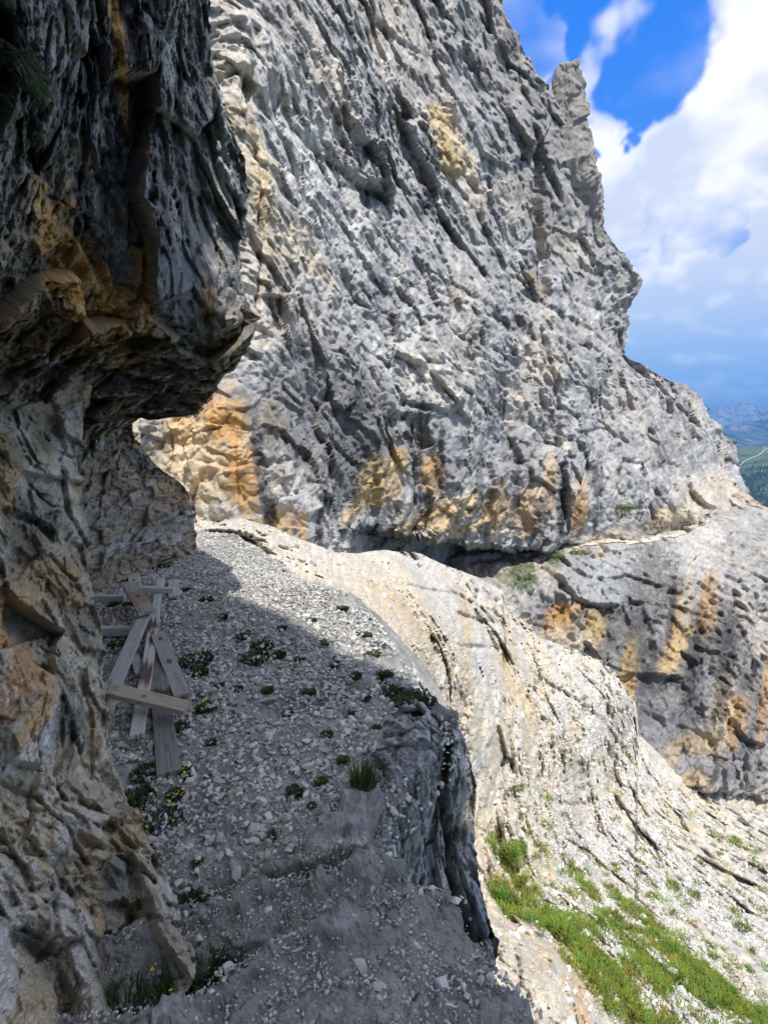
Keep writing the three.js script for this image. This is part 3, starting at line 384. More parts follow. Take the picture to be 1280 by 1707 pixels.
const nearCuts = segs([[[[240, 1500], [215, 1560], [200, 1640]], 18, 34], [[[190, 1420], [230, 1450], [260, 1480]], 14, 20], [[[80, 1345], [140, 1335], [180, 1350]], 20, 30], [[[120, 1200], [140, 1260]], 14, 18], [[[0, 1300], [60, 1330], [110, 1380], [160, 1440]], 10, 16], [[[60, 1560], [110, 1580]], 10, 12], [[[90, 1450], [100, 1550], [70, 1600]], 8, 14], [[[0, 850], [60, 870], [90, 900]], 16, 26], [[[100, 760], [110, 850], [150, 920]], 12, 18], [[[0, 940], [80, 930], [140, 990]], 10, 14], [[[0, 1080], [70, 1070], [130, 1130]], 10, 12], [[[250, 1400], [262, 1460]], 12, 20]], nearD);
const nearStains = spots([[40, 720, 60, 60, OLIVE, 0.6], [60, 860, 60, 50, [0.09, 0.085, 0.06], 0.7], [110, 770, 12, 50, CHALK, 0.75], [100, 830, 10, 40, CHALK, 0.6], [130, 880, 8, 34, CHALK, 0.5], [60, 780, 16, 26, CHALK, 0.5], [30, 720, 20, 14, CHALK, 0.4], [25, 1080, 50, 50, [0.44, 0.20, 0.05], 0.9], [60, 1150, 50, 30, [0.52, 0.30, 0.10], 0.8], [20, 1010, 40, 36, [0.52, 0.33, 0.16], 0.8], [90, 960, 50, 40, [0.40, 0.28, 0.13], 0.7], [60, 1300, 60, 30, [0.58, 0.47, 0.27], 0.7], [130, 1020, 20, 20, [0.42, 0.22, 0.08], 0.6], [20, 960, 50, 16, [0.35, 0.24, 0.12], 0.6], [165, 1245, 12, 14, RUST, 0.8],
  [165, 1060, 14, 40, CREAM, 0.5], [120, 1080, 60, 40, [0.30, 0.26, 0.20], 0.6], [60, 1250, 60, 40, PALE, 0.6], [110, 1270, 40, 30, [0.42, 0.37, 0.27], 0.7], [30, 1340, 60, 26, [0.48, 0.40, 0.24], 0.8], [120, 1220, 20, 22, [0.10, 0.13, 0.12], 0.8], [10, 1440, 40, 50, [0.50, 0.45, 0.30], 0.7], [140, 1500, 60, 60, [0.52, 0.49, 0.45], 0.7], [70, 1590, 80, 60, [0.58, 0.56, 0.53], 0.8], [200, 1500, 26, 60, [0.12, 0.15, 0.15], 0.75], [215, 1440, 30, 24, [0.15, 0.17, 0.14], 0.7], [190, 1400, 40, 20, [0.34, 0.30, 0.20], 0.6], [130, 1435, 6, 5, [0.25, 0.03, 0.012], 0.9], [205, 1480, 7, 4, [0.25, 0.03, 0.012], 0.8], [290, 1560, 26, 60, [0.48, 0.49, 0.48], 0.8], [230, 1620, 40, 30, [0.46, 0.46, 0.45], 0.7], [100, 1348, 36, 8, [0.05, 0.06, 0.02], 0.7], [40, 1650, 70, 40, [0.55, 0.53, 0.5], 0.6]], nearD);
const near = (() => {
  const map = (u, v) => { const py = mix(600, 1790, v); return [u < 0.1 ? mix(-450, -150, u / 0.1) : mix(-150, nearEdge(py), (u - 0.1) / 0.9), py]; };
  return sheet('near_wall', 600, 250, cornered(map, nearD, 0.86, 0.7, 0.6), (p, n, pix) => {
    const d = V(p.x, p.y, p.z * 0.5);
    return groove(nearCuts, p) + 0.10 * fbm(...lit3(p, 1.3), 3) + crag(d, pix, 0.6, [1, 0.9, 1], 0.13, 61, 6, 0.45, 0.07, 0.06) + crag(d, pix, 0.14, [1, 0.95, 1], 0.11, 91, 3, 0.43, 0.07, 0.05);
  }, (p, n, pix, c) => {
    p = V(p.x, p.y, p.z); const o = p; p = V(p.x, p.y, p.z * 0.55); const b = fbm(...lit3(p, 2.5), 5); c[0] = 0.40; c[1] = 0.355; c[2] = 0.27; lerpC(c, [0.60, 0.56, 0.49], sst(0, 0.4, b)); lerpC(c, [0.13, 0.14, 0.12], sst(0.02, 0.35, fbm(p.x * 3 + 5, p.y * 3, p.z * 3, 5)) * 0.8); lerpC(c, [0.40, 0.27, 0.11], sst(0.02, 0.32, fbm(p.x * 1.8, p.y * 1.8 + 7, p.z * 1.8, 4)) * 0.7);
    lerpC(c, [0.62, 0.56, 0.40], sst(0.08, 0.35, fbm(p.x * 2.2 + 2, p.y * 2.2, p.z * 2.2 + 5, 4)) * 0.7); stain(nearStains, o, c, pix); lerpC(c, [0.09, 0.10, 0.09], sst(0.2, 0.42, fbm(...lit3(p, 9), 4)) * 0.6); mul(c, grain(o, pix));
  }, 'rough ochre and grey rock wall close by on the left', 'rock wall', 0.2, gritMat);
})();
// added unseen tower behind the viewer, towards the sun, shaped to shade the ledge
{
  const H = 30, kx = SUN.x / SUN.y * H, kz = SUN.z / SUN.y * H; // plan of the tower, drawn where its top throws its shadow on the ledge
  const plan = [[0.95, -2.85], [0.15, -3.75], [-0.55, -4.5], [-1.2, -5.25], [-1.95, -5.85], [-2.7, -6.6], [-3.2, -8.1], [-4.6, -8.6], [-5.0, -5], [-4.6, -1], [-3, 1.6], [1.2, 1.8], [2.2, 0.2], [1.9, -1.6]];
  const pts = new THREE.CatmullRomCurve3(plan.map(([x, z]) => V(x + kx, 0, z + kz)), true, 'centripetal').getSpacedPoints(220), C = V(-1.4 + kx, 0, -2.8 + kz);
  const prof = [[1.25, -45], [1.15, -20], [1.06, 0], [1.0, 16], [0.98, 26], [1.0, 29.4], [0.97, 30], [0.5, 30.4], [0.02, 30.6]];
  const ph = (v) => { const t = v * (prof.length - 1), i = Math.min(prof.length - 2, Math.floor(t)), f = t - i; return [mix(prof[i][0], prof[i + 1][0], f), mix(prof[i][1], prof[i + 1][1], f)]; };
  sheet('added_shade_tower', 120, 221, (u, v, out) => { const q = pts[Math.round(u * 220) % 220], [k, h] = ph(v); return out.set(C.x + (q.x - C.x) * k, h, C.z + (q.z - C.z) * k); }, (p) => crag(p, 0.08, 1.6, [1, 0.8, 1], 0.12, 33, 4) * sst(30.5, 27, p.y) * 0.8 + 0.12 * noise(p.x * 0.8, p.y * 0.8, p.z * 0.8), (p, n, pix, c) => { c[0] = 0.30; c[1] = 0.29; c[2] = 0.28; lerpC(c, DARK, sst(0, 0.4, fbm(...lit3(p, 0.6), 4)) * 0.6); }, 'added rock tower out of view, put there to shade the ledge', 'tower', 1);
}
say('left rocks ready');

// ---------------------------------------------------------------- the gravel ledge
const rim = [[0.62, 0.9], [0.5, -0.5], [0.36, -1.1], [0.14, -1.55], [-0.06, -2.02], [-0.02, -2.35], [0.12, -2.65], [0.34, -2.95], [0.46, -3.2], [0.33, -3.5], [0.1, -4.05], [-0.12, -4.9], [-0.42, -5.9], [-0.8, -6.8], [-1.25, -7.5], [-1.8, -8.1], [-2.6, -8.7], [-3.4, -9.2], [-6, -10]];
function rimDist(x, z) { // metres inside the outer rim, negative beyond it
  let best = 1e9, side = 1;
  for (let i = 0; i < rim.length - 1; i++) { const [ax, az] = rim[i], [bx, bz] = rim[i + 1], ex = bx - ax, ez = bz - az, t = clamp(((x - ax) * ex + (z - az) * ez) / (ex * ex + ez * ez)), dx = x - ax - ex * t, dz = z - az - ez * t, q = dx * dx + dz * dz; if (q < best) { best = q; side = ex * (z - az) - ez * (x - ax) > 0 ? -1 : 1; } }
  return Math.sqrt(best) * side;
}
const stairs = [[1.38, 0.19], [1.8, 0.15], [2.05, 0.13]];
const stepLine = (x, z) => -z - 0.38 * x + 0.09 * noise(x * 2.6, z * 2.6, 2) + 0.03 * noise(x * 11, z * 11, 5);
function ledgeBase(x, z) {
  const q = stepLine(x, z);
  let y = 0.47; for (const [s, h] of stairs) y -= h * (0.1 * sst(s - 0.4, s, q) + 0.9 * sst(s - 0.01, s + 0.045 + 0.03 * noise(x * 4, 7, z * 4), q)) + 0.13 * Math.exp(-Math.pow((q - s - 0.16) / 0.07, 2)) * sst(-0.35, 0.25, noise(x * 2.3, 5, z * 2.3 + s));
  for (const [s] of stairs) y += 0.05 * Math.exp(-Math.pow((q - s + 0.03) / 0.04, 2));
  y += 0.05 * sst(-1.2, -2.2, x) - 0.3 * Math.max(0, x + 2.6) * sst(-5.8, -8, z);
  y += 0.07 * fbm(x * 0.9, 1, z * 0.9, 3) + 0.02 * noise(x * 4, 3, z * 4);
  return y;
}
function ledgeY(x, z) {
  let y = ledgeBase(x, z); const s = rimDist(x, z) + 0.08 * noise(x * 2.5, 4, z * 2.5) + 0.03 * noise(x * 8, 4, z * 8), e = 0.22 - s;
  if (e > 0) y -= e < 0.3 ? 0.9 * e * e : 0.081 + (e - 0.3) * mix(2.6, 1.0, sst(-3.9, -4.6, z));
  return y;
}
const DIRT = [0.38, 0.37, 0.35];
const ledge = (() => {
  const rows = 440, cols = 400;
  const amax = new Map(), reach = (r) => { let m = amax.get(r); if (m === undefined) { m = 0.9; while (m > -1 && rimDist(Math.sin(m) * r, -Math.cos(m) * r) < (r < 4.1 ? -0.04 : -0.6)) m -= 0.004; amax.set(r, m); } return m; };
  return sheet('gravel_ledge', rows, cols, (u, v, out) => { const r = 0.55 * Math.pow(11.5 / 0.55, v), a = mix(-1.0, reach(r), u), x = Math.sin(a) * r, z = -Math.cos(a) * r; return out.set(x, ledgeY(x, z), z); },
    (p, n, pix) => { const q = -p.z - 0.38 * p.x, rim = sst(0.42, 0.12, rimDist(p.x, p.z)) * sst(-4.6, -3.8, p.z), st = sst(2.3, 2.0, q);
      return crag(p, pix, 0.4, [1, 0.7, 1], 0.14, 81) * rim * (1 - st) + (0.006 + 0.012 * (1 - st)) * ridged(p.x * 9, p.y * 9, p.z * 9, 4) + crag(p, pix, 0.07, [1, 1, 1], mix(0.16, 0.12, st), 87, 4) + 0.014 * fbm(p.x * 22, p.y * 22, p.z * 22, 4) + 0.03 * st * fbm(p.x * 7, p.y * 7, p.z * 7, 3) + st * crag(p, pix, 0.16, [1, 1, 1], 0.11, 57, 4, 0.45, 0.06); },
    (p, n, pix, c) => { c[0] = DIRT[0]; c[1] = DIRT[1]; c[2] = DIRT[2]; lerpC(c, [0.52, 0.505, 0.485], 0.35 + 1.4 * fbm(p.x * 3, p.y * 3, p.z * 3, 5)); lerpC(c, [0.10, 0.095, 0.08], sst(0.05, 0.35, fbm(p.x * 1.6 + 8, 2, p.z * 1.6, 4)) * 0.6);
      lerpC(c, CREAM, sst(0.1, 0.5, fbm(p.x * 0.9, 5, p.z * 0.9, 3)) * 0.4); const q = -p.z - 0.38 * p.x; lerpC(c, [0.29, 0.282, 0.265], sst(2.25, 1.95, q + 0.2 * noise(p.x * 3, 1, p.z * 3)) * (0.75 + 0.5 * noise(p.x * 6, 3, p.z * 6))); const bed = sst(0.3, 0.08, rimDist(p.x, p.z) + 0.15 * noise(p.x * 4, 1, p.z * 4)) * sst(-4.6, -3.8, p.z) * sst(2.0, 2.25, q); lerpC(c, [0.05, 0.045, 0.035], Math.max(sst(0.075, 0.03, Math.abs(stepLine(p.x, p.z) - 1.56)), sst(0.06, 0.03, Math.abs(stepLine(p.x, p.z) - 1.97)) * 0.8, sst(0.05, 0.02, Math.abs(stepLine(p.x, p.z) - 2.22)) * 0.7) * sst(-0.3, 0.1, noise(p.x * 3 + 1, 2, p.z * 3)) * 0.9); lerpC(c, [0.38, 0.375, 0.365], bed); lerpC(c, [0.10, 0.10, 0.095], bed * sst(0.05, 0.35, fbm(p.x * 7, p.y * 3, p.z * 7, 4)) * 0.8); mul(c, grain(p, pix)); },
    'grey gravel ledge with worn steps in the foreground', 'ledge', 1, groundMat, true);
})();
// rounded bedrock under the ledge's outer edge
const buttD = spline([[520, 1100, 4.6], [560, 1150, 4.1], [600, 1300, 2.66], [640, 1250, 2.87], [640, 1130, 3.95], [690, 1140, 3.75], [740, 1200, 3.3], [700, 1250, 2.86], [700, 1350, 2.62], [640, 1400, 2.4], [580, 1420, 2.4], [700, 1500, 2.45], [760, 1400, 3.15], [780, 1300, 3.3], [800, 1500, 3.0], [825, 1590, 2.9], [760, 1590, 2.6], [700, 1600, 2.4], [790, 1700, 2.6], [600, 1560, 2.3], [650, 1700, 2.3], [660, 1085, 4.25]]);
const buttEdge = ragged(poly([[640, 1070], [662, 1092], [695, 1134], [725, 1162], [757, 1202], [782, 1258], [797, 1310], [790, 1400], [797, 1450], [812, 1520], [831, 1568], [827, 1612], [810, 1640], [790, 1720]], 1), 6, 43);
const buttCuts = segs([[[[690, 1140], [735, 1200], [745, 1250], [735, 1320], [750, 1400], [762, 1490], [788, 1575], [800, 1620]], 26, 42], [[[650, 1340], [660, 1420], [690, 1490], [710, 1540]], 9, 16], [[[640, 1400], [690, 1520]], 7, 12], [[[700, 1180], [660, 1250], [650, 1330]], 10, 10]], buttD);
const buttStains = spots([[735, 1200, 14, 40, [0.03, 0.045, 0.015], 0.9], [742, 1300, 12, 50, [0.03, 0.04, 0.018], 0.8], [755, 1420, 10, 60, [0.035, 0.045, 0.02], 0.8], [785, 1580, 10, 40, [0.035, 0.045, 0.02], 0.8], [800, 1540, 26, 50, [0.27, 0.31, 0.38], 0.7], [715, 1520, 26, 40, [0.28, 0.31, 0.36], 0.6], [690, 1260, 40, 60, [0.38, 0.39, 0.40], 0.7], [660, 1390, 30, 50, [0.33, 0.32, 0.31], 0.6], [780, 1320, 14, 50, [0.13, 0.13, 0.13], 0.7]], buttD);
const butt = (() => {
  const map = (u, v) => { const py = mix(1070, 1720, v); return [mix(540, buttEdge(py), u), py]; };
  return sheet('ledge_buttress', 400, 180, cornered(map, buttD, 0.82, 0.5, 0.3), (p, n, pix) => groove(buttCuts, p) + 0.06 * fbm(p.x * 2, p.y * 2, p.z * 2, 3) + crag(p, pix, 0.55, [1.1, 0.5, 1.1], 0.16, 99, 8, 0.43, 0.08, 0.12) + crag(p, pix, 0.1, [1.2, 0.6, 1.1], 0.14, 19, 4),
    (p, n, pix, c) => { c[0] = 0.37; c[1] = 0.365; c[2] = 0.355; lerpC(c, [0.52, 0.51, 0.495], sst(0, 0.4, fbm(p.x * 2, p.y * 1.2, p.z * 2, 5))); lerpC(c, [0.10, 0.10, 0.095], sst(0.02, 0.35, fbm(p.x * 4 + 3, p.y * 1.6, p.z * 4, 4)) * 0.8); stain(buttStains, p, c, pix); mul(c, grain(p, pix)); },
    'fluted grey bedrock dropping from the outer edge of the ledge', 'rock face', 0.2, gritMat);
})();
say('ledge ready');

// ---------------------------------------------------------------- far country: valley, wooded hill, ridge, peaks
function plain(name, mesh, label, category, kind = 'structure') { mesh.name = name; mesh.castShadow = mesh.receiveShadow = true; mesh.userData = kind ? { kind, label, category } : { label, category }; return mesh; }
const hillTop = poly([[1000, 800], [1150, 770], [1205, 756], [1232, 749], [1258, 744], [1280, 739], [1340, 730], [1450, 715]], 0);
const hillD = (px, py) => mix(2900, 1150, Math.pow(clamp((py - hillTop(px)) / 170), 0.7));
const hill = sheet('wooded_hillside', 150, 260, (u, v, out) => { const px = mix(1080, 1440, u), py = mix(hillTop(px), 930, v); return at(px, py, hillD(px, py), out); },
  (p, n, pix) => 22 * fbm(p.x * 0.004, p.y * 0.004, p.z * 0.004, 4), (p, n, pix, c) => {
    c[0] = 0.030; c[1] = 0.060; c[2] = 0.026; const m = fbm(p.x * 0.006, p.y * 0.01, p.z * 0.006, 4); lerpC(c, [0.09, 0.13, 0.045], sst(0.1, 0.4, m + 0.4 * sst(-2150, -2500, p.z))); lerpC(c, [0.36, 0.34, 0.27], sst(0.28, 0.45, fbm(p.x * 0.02, p.y * 0.03, p.z * 0.02, 4)) * 0.8);
  }, 'wooded green hillside in the valley', 'hillside');
{
  const r = rng(91), cone = new THREE.ConeGeometry(3.4, 15, 6); cone.translate(0, 6.5, 0);
  const im = new THREE.InstancedMesh(cone, new THREE.MeshStandardMaterial({ name: 'spruce', color: new THREE.Color(0.018, 0.04, 0.018), roughness: 1 }), 4200), M = new THREE.Matrix4(); let k = 0, guard = 0;
  while (k < 4200 && guard++ < 60000) { const i = Math.floor(r() * hill.rows * hill.cols) * 3, x = hill.P[i], y = hill.P[i + 1], z = hill.P[i + 2]; if (fbm(x * 0.006, y * 0.01, z * 0.006, 4) + 0.4 * sst(-2150, -2500, z) > 0.02 + 0.15 * r()) continue; const s = 0.6 + r() * 0.8; M.makeScale(s, s, s).setPosition(x + r() * 6, y, z + r() * 6); im.setMatrixAt(k, M); im.setColorAt(k++, new THREE.Color(1, 1, 1).multiplyScalar(0.7 + r() * 0.6)); }
  im.count = k; scene.add(plain('spruce_forest', im, 'dark spruce forest on the valley hillside', 'forest', 'stuff'));
  const road = [[1232, 778], [1240, 771], [1250, 766], [1260, 762], [1268, 757], [1274, 751], [1284, 747], [1310, 740]].map(([x, y]) => { const v = at(x, y, hillD(x, y)); v.y += 5; return v; });
  const cv = new THREE.CatmullRomCurve3(road), g = new THREE.TubeGeometry(cv, 80, 2.6, 5); scene.add(plain('dirt_road', new THREE.Mesh(g, new THREE.MeshStandardMaterial({ name: 'road_gravel', color: new THREE.Color(0.5, 0.47, 0.4), roughness: 1 })), 'pale track winding over the valley hillside', 'road'));
}
const ridgeTop = poly([[1000, 740], [1150, 724], [1190, 714], [1202, 710], [1220, 705], [1244, 700], [1262, 700], [1280, 697], [1340, 690], [1450, 700]], 0);
sheet('mountain_ridge', 110, 240, (u, v, out) => { const px = mix(1080, 1440, u), py = mix(ridgeTop(px), 775, v); return at(px, py, mix(8600, 6600, v), out); }, (p) => crag(p, 18, 900, [1, 0.5, 1], 0.10, 13, 4),
  (p, n, pix, c) => { c[0] = 0.06; c[1] = 0.075; c[2] = 0.06; lerpC(c, [0.22, 0.22, 0.22], sst(0.0, 0.3, fbm(p.x * 0.002, p.y * 0.001, p.z * 0.002, 4))); }, 'blue hazy mountain ridge beyond the valley', 'ridge');
const peakTop = poly([[1000, 720], [1120, 700], [1180, 690], [1191, 680], [1197, 672], [1203, 670], [1209, 674], [1213, 678], [1218, 671], [1222, 680], [1227, 674], [1232, 669], [1240, 670], [1249, 667], [1256, 672], [1262, 680], [1268, 686], [1274, 684], [1282, 680], [1300, 688], [1340, 676], [1450, 700]], 0);
sheet('distant_peaks', 110, 300, (u, v, out) => { const px = mix(1080, 1440, u), py = mix(peakTop(px), 730, v); return at(px, py, mix(15000, 13200, v), out); }, (p) => crag(p, 30, 700, [1, 0.4, 1], 0.08, 43, 3),
  (p, n, pix, c) => { c[0] = 0.34; c[1] = 0.33; c[2] = 0.32; lerpC(c, [0.16, 0.16, 0.16], sst(0, 0.4, fbm(p.x * 0.003, p.y * 0.001, p.z * 0.003, 3))); }, 'jagged far peaks fading into blue haze', 'mountains');
{
  const g = new THREE.PlaneGeometry(40000, 40000, 80, 80); g.rotateX(-Math.PI / 2); const q = g.attributes.position; for (let i = 0; i < q.count; i++) q.setY(i, -620 + 60 * fbm(q.getX(i) * 0.0004, 1, q.getZ(i) * 0.0004, 3));
  g.computeVertexNormals(); scene.add(plain('valley_floor', new THREE.Mesh(g, new THREE.MeshStandardMaterial({ name: 'valley_green', color: new THREE.Color(0.05, 0.08, 0.035), roughness: 1 })), 'green valley floor far below the mountain', 'valley'));
}
scene.fog = new THREE.FogExp2(new THREE.Color(0.22, 0.5, 1.0), 0.00010);
say('far country');

// ---------------------------------------------------------------- loose stones
const R = rng(2024), N3 = V(), ROT = new THREE.Euler(), QT = new THREE.Quaternion(), MX = new THREE.Matrix4(), COL = new THREE.Color();
const chip = (seed, flat) => { const r = rng(seed), pts = []; for (let i = 0; i < 13; i++) { const z = r() * 2 - 1, t = r() * 6.283, q = Math.sqrt(1 - z * z), k = 0.75 + 0.35 * r(); pts.push(V(q * Math.cos(t) * k, z * k * flat, q * Math.sin(t) * k * (0.6 + 0.3 * flat))); } return new ConvexGeometry(pts); };
const chips = [0, 1, 2, 3, 4, 5].map((i) => chip(500 + i, [0.5, 0.7, 0.6, 0.85, 0.45, 0.75][i]));
const stoneMats = [[0.42, 0.41, 0.395], [0.52, 0.51, 0.49], [0.35, 0.335, 0.31], [0.46, 0.42, 0.35]].map(([r, g, b], i) => new THREE.MeshStandardMaterial({ name: 'limestone_chip', color: new THREE.Color(r, g, b), roughness: 0.95, flatShading: true }));
const whiteStone = new THREE.MeshStandardMaterial({ name: 'gravel_chip', color: 0xffffff, roughness: 0.95, flatShading: true });
function tint(k = 1) { const b = (0.25 + 0.40 * R()) * k, w = R(); COL.setRGB(b * (1 + 0.05 * w), b * (1 + 0.01 * w), b * (1 - 0.10 * w)); return COL; }
function gravel(parent, name, count, place, label) {
  const per = Math.ceil(count / chips.length), group = [];
  for (let v = 0; v < chips.length; v++) {
    const im = new THREE.InstancedMesh(chips[v], whiteStone, per); let k = 0, guard = 0;
    while (k < per && guard++ < per * 6) { const s = place(); if (!s) continue; ROT.set((R() - 0.5) * 1.2, R() * 6.28, (R() - 0.5) * 1.2); QT.setFromEuler(ROT); MX.compose(s.p, QT, N3.set(s.r * (0.8 + 0.5 * R()), s.r * (0.7 + 0.4 * R()), s.r * (0.8 + 0.5 * R()))); im.setMatrixAt(k, MX); im.setColorAt(k++, tint(s.k)); }
    im.count = k; im.name = name; im.castShadow = im.receiveShadow = true; im.userData = { kind: 'stuff', label }; parent.add(im);
  }
}
const stepQ = (x, z) => -z - 0.38 * x;
gravel(ledge.mesh, 'loose_gravel', 30000, () => {
  const z = -0.9 - 7.9 * Math.pow(R(), 0.85), x = -3.6 + 4.4 * R(), s = rimDist(x, z); if (s < -0.12) return null;
  const st = stepQ(x, z) < 2.05, bare = fbm(x * 1.4, 8, z * 1.4, 3); if (st && R() < 0.25) return null; if (stairs.some(([e]) => Math.abs(stepLine(x, z) - e - 0.07) < 0.05) && R() < 0.6) return null; if (bare > 0.2 && R() < 0.75) return null;
  const r = (st ? 0.0055 : 0.010) * Math.exp(1.25 * R() * R() + 0.3 * R()); return { p: V(x, ledgeY(x, z) + r * 0.15, z), r, k: st ? 0.85 : 1 };
}, 'pale angular gravel strewn over the ledge');
for (let i = 0, g = 0; i < 295 && g < 5000; g++) {
  const z = -1.1 - (i < 70 ? 1.1 : 6.5) * R(), x = -2.8 + 3.4 * R(); if (rimDist(x, z) < 0.03) continue; const sq = stepLine(x, z), st = stepQ(x, z) < 2.05, brim = stairs.some(([e]) => Math.abs(sq - e - 0.09) < 0.05); if (st && !brim && R() < 0.6) continue;
  const s = new THREE.Mesh(chips[i % 6], stoneMats[Math.floor(R() * 4)]), r = (st ? 0.014 : 0.024) * Math.exp(0.9 * R() * R()); s.name = 'stone'; s.castShadow = s.receiveShadow = true; s.scale.set(r * (0.9 + 0.5 * R()), r * (0.8 + 0.3 * R()), r); s.rotation.set((R() - 0.5) * 0.9, R() * 6.28, (R() - 0.5) * 0.9); s.position.set(x, ledgeY(x, z) + r * 0.2, z); ledge.mesh.add(s); i++;
}
gravel(ledge.mesh, 'fine_gravel', 20000, () => { const z = -0.9 - 2.2 * R(), x = -1.3 + 1.9 * R(); if (rimDist(x, z) < -0.05 || fbm(x * 2.2, 3, z * 2.2, 3) > 0.25) return null; const r = 0.0022 * Math.exp(1.0 * R() + 0.9 * R() * R() * R()); return { p: V(x, ledgeY(x, z) + r * 0.3 + 0.004, z), r, k: 0.85 }; }, 'fine grit on the worn steps');
const onSlope = () => { const j = Math.floor(R() * slope.rows), i = Math.floor(R() * slope.cols), k = (j * slope.cols + i) * 3; return V(slope.P[k], slope.P[k + 1], slope.P[k + 2]); };
gravel(slope.mesh, 'scree_chips', 30000, () => {
  const p = onSlope(), d = -p.z; if (d < 4.5 || d > 33) return null; const sc = fbm(p.x * 0.25, p.y * 0.25, p.z * 0.25, 3); const low = sst(-8, -11, p.y); if (R() > 0.03 + 0.7 * low * sst(-0.3, 0.1, sc)) return null;
  const r = 0.022 * Math.exp(1.5 * R() * R()) * (0.7 + d / 22); p.y += r * 0.1; return { p, r, k: 1.15 };
}, 'pale broken scree lying on the slope');
gravel(slope.mesh, 'rubble', 7000, () => { const p = onSlope(); if (p.z > -6.5 || p.z < -13 || p.y < -3.5) return null; const r = 0.012 * Math.exp(1.2 * R() * R()) * (-p.z / 8); p.y += r * 0.2; return { p, r, k: 1.15 }; }, 'loose rubble at the sunlit end of the ledge');
for (let i = 0, g = 0; i < 180 && g < 6000; g++) { const p = onSlope(), d = -p.z; if (d < 5 || d > 22 || p.y > -7 || sightOf(p)[0] < 790) continue; const r = 0.09 * Math.exp(0.9 * R() * R()) * (0.6 + d / 24), s = new THREE.Mesh(chips[i % 6], stoneMats[[1, 1, 3, 0][Math.floor(R() * 4)]]); s.name = 'stone'; s.castShadow = s.receiveShadow = true; s.scale.set(r * (0.9 + 0.5 * R()), r * (0.7 + 0.3 * R()), r); s.rotation.set((R() - 0.5) * 0.9, R() * 6.28, (R() - 0.5) * 0.9); s.position.copy(p); slope.mesh.add(s); i++; }
say('stones');

// ---------------------------------------------------------------- grass and small plants
function blades(seed, n, h, spread, lean = 0.5, w = 0.006, tone = [0.055, 0.10, 0.02]) {
  const r = rng(seed), pos = [], col = [], idx = [];
  for (let i = 0; i < n; i++) {
    const a = r() * 6.283, q = Math.sqrt(r()) * spread, bx = Math.cos(a) * q, bz = Math.sin(a) * q, d = a + (r() - 0.5) * 2, hh = h * (0.5 + 0.6 * r()), l = lean * hh * (0.3 + r()), ww = w * (0.6 + 0.8 * r()), px = -Math.sin(d) * ww, pz = Math.cos(d) * ww, o = pos.length / 3, t = 0.7 + 0.6 * r(), y = r() < 0.15 ? 0.6 : 0;
    const pt = (x, yy, z) => { pos.push(x, yy, z); col.push(tone[0] * t * (1 + y * 2), tone[1] * t * (1 + y * 0.4), tone[2] * t); };
    pt(bx - px, -0.01, bz - pz); pt(bx + px, -0.01, bz + pz);
    const mx = bx + Math.cos(d) * l * 0.35, mz = bz + Math.sin(d) * l * 0.35; pt(mx - px * 0.8, hh * 0.6, mz - pz * 0.8); pt(mx + px * 0.8, hh * 0.6, mz + pz * 0.8); pt(bx + Math.cos(d) * l, hh * (1 - 0.25 * lean), bz + Math.sin(d) * l);
    idx.push(o, o + 1, o + 2, o + 1, o + 3, o + 2, o + 2, o + 3, o + 4);
  }
  const g = new THREE.BufferGeometry(); g.setAttribute('position', new THREE.Float32BufferAttribute(pos, 3)); g.setAttribute('color', new THREE.Float32BufferAttribute(col, 3)); g.setIndex(idx); g.computeVertexNormals(); return g;
}
const bladeMat = new THREE.MeshPhysicalMaterial({ name: 'grass_blade', vertexColors: true, roughness: 0.85, side: THREE.DoubleSide });
const petalMat = new THREE.MeshStandardMaterial({ name: 'yellow_petals', color: new THREE.Color(0.75, 0.55, 0.02), roughness: 0.7, side: THREE.DoubleSide });
const used = {}; const numbered = (n) => { const k = (used[n] = (used[n] ?? -1) + 1); return k ? n + '_' + String(k).padStart(3, '0') : n; };
const petals = (() => { const list = []; for (let i = 0; i < 5; i++) { const g = new THREE.CircleGeometry(0.5, 6); g.scale(1, 0.62, 1); g.translate(0.55, 0, 0); g.rotateX(-1.57); g.rotateZ(0.25); g.rotateY(i * 1.2566); list.push(g); } return mergeGeometries(list); })();
function ledgePoint(px, py, lift = 0) { let v = onLevel(px, py, 0), y = 0; for (let i = 0; i < 6; i++) { y = ledgeY(v.x, v.z) + lift; v = onLevel(px, py, y); } return v; }
function plant(name, p, rad, h, n, label, group, { flowers = 0, tone, lean = 0.6, w } = {}) {
  const g = new THREE.Group(); g.name = numbered(name); g.position.copy(p); g.userData = { label, category: name.includes('grass') ? 'grass' : 'plant', group }; scene.add(g);
  const m = new THREE.Mesh(blades(Math.floor(R() * 1e6), n, h, rad, lean, w ?? 0.004 + rad * 0.02, tone), bladeMat); m.name = 'leaves'; m.castShadow = m.receiveShadow = true; g.add(m);
  for (let i = 0; i < flowers; i++) { const f = new THREE.Mesh(petals, petalMat), a = R() * 6.28, q = rad * (0.3 + 0.9 * R()), s = 0.006 + 0.003 * R(); f.name = 'flower'; f.castShadow = true; f.scale.set(s, s, s); f.position.set(Math.cos(a) * q, h * (0.8 + 0.4 * R()), Math.sin(a) * q); f.rotation.set((R() - 0.5), 0, (R() - 0.5)); g.add(f); }
  return g;
}
const DK = [0.028, 0.055, 0.014], BR = [0.07, 0.055, 0.03];
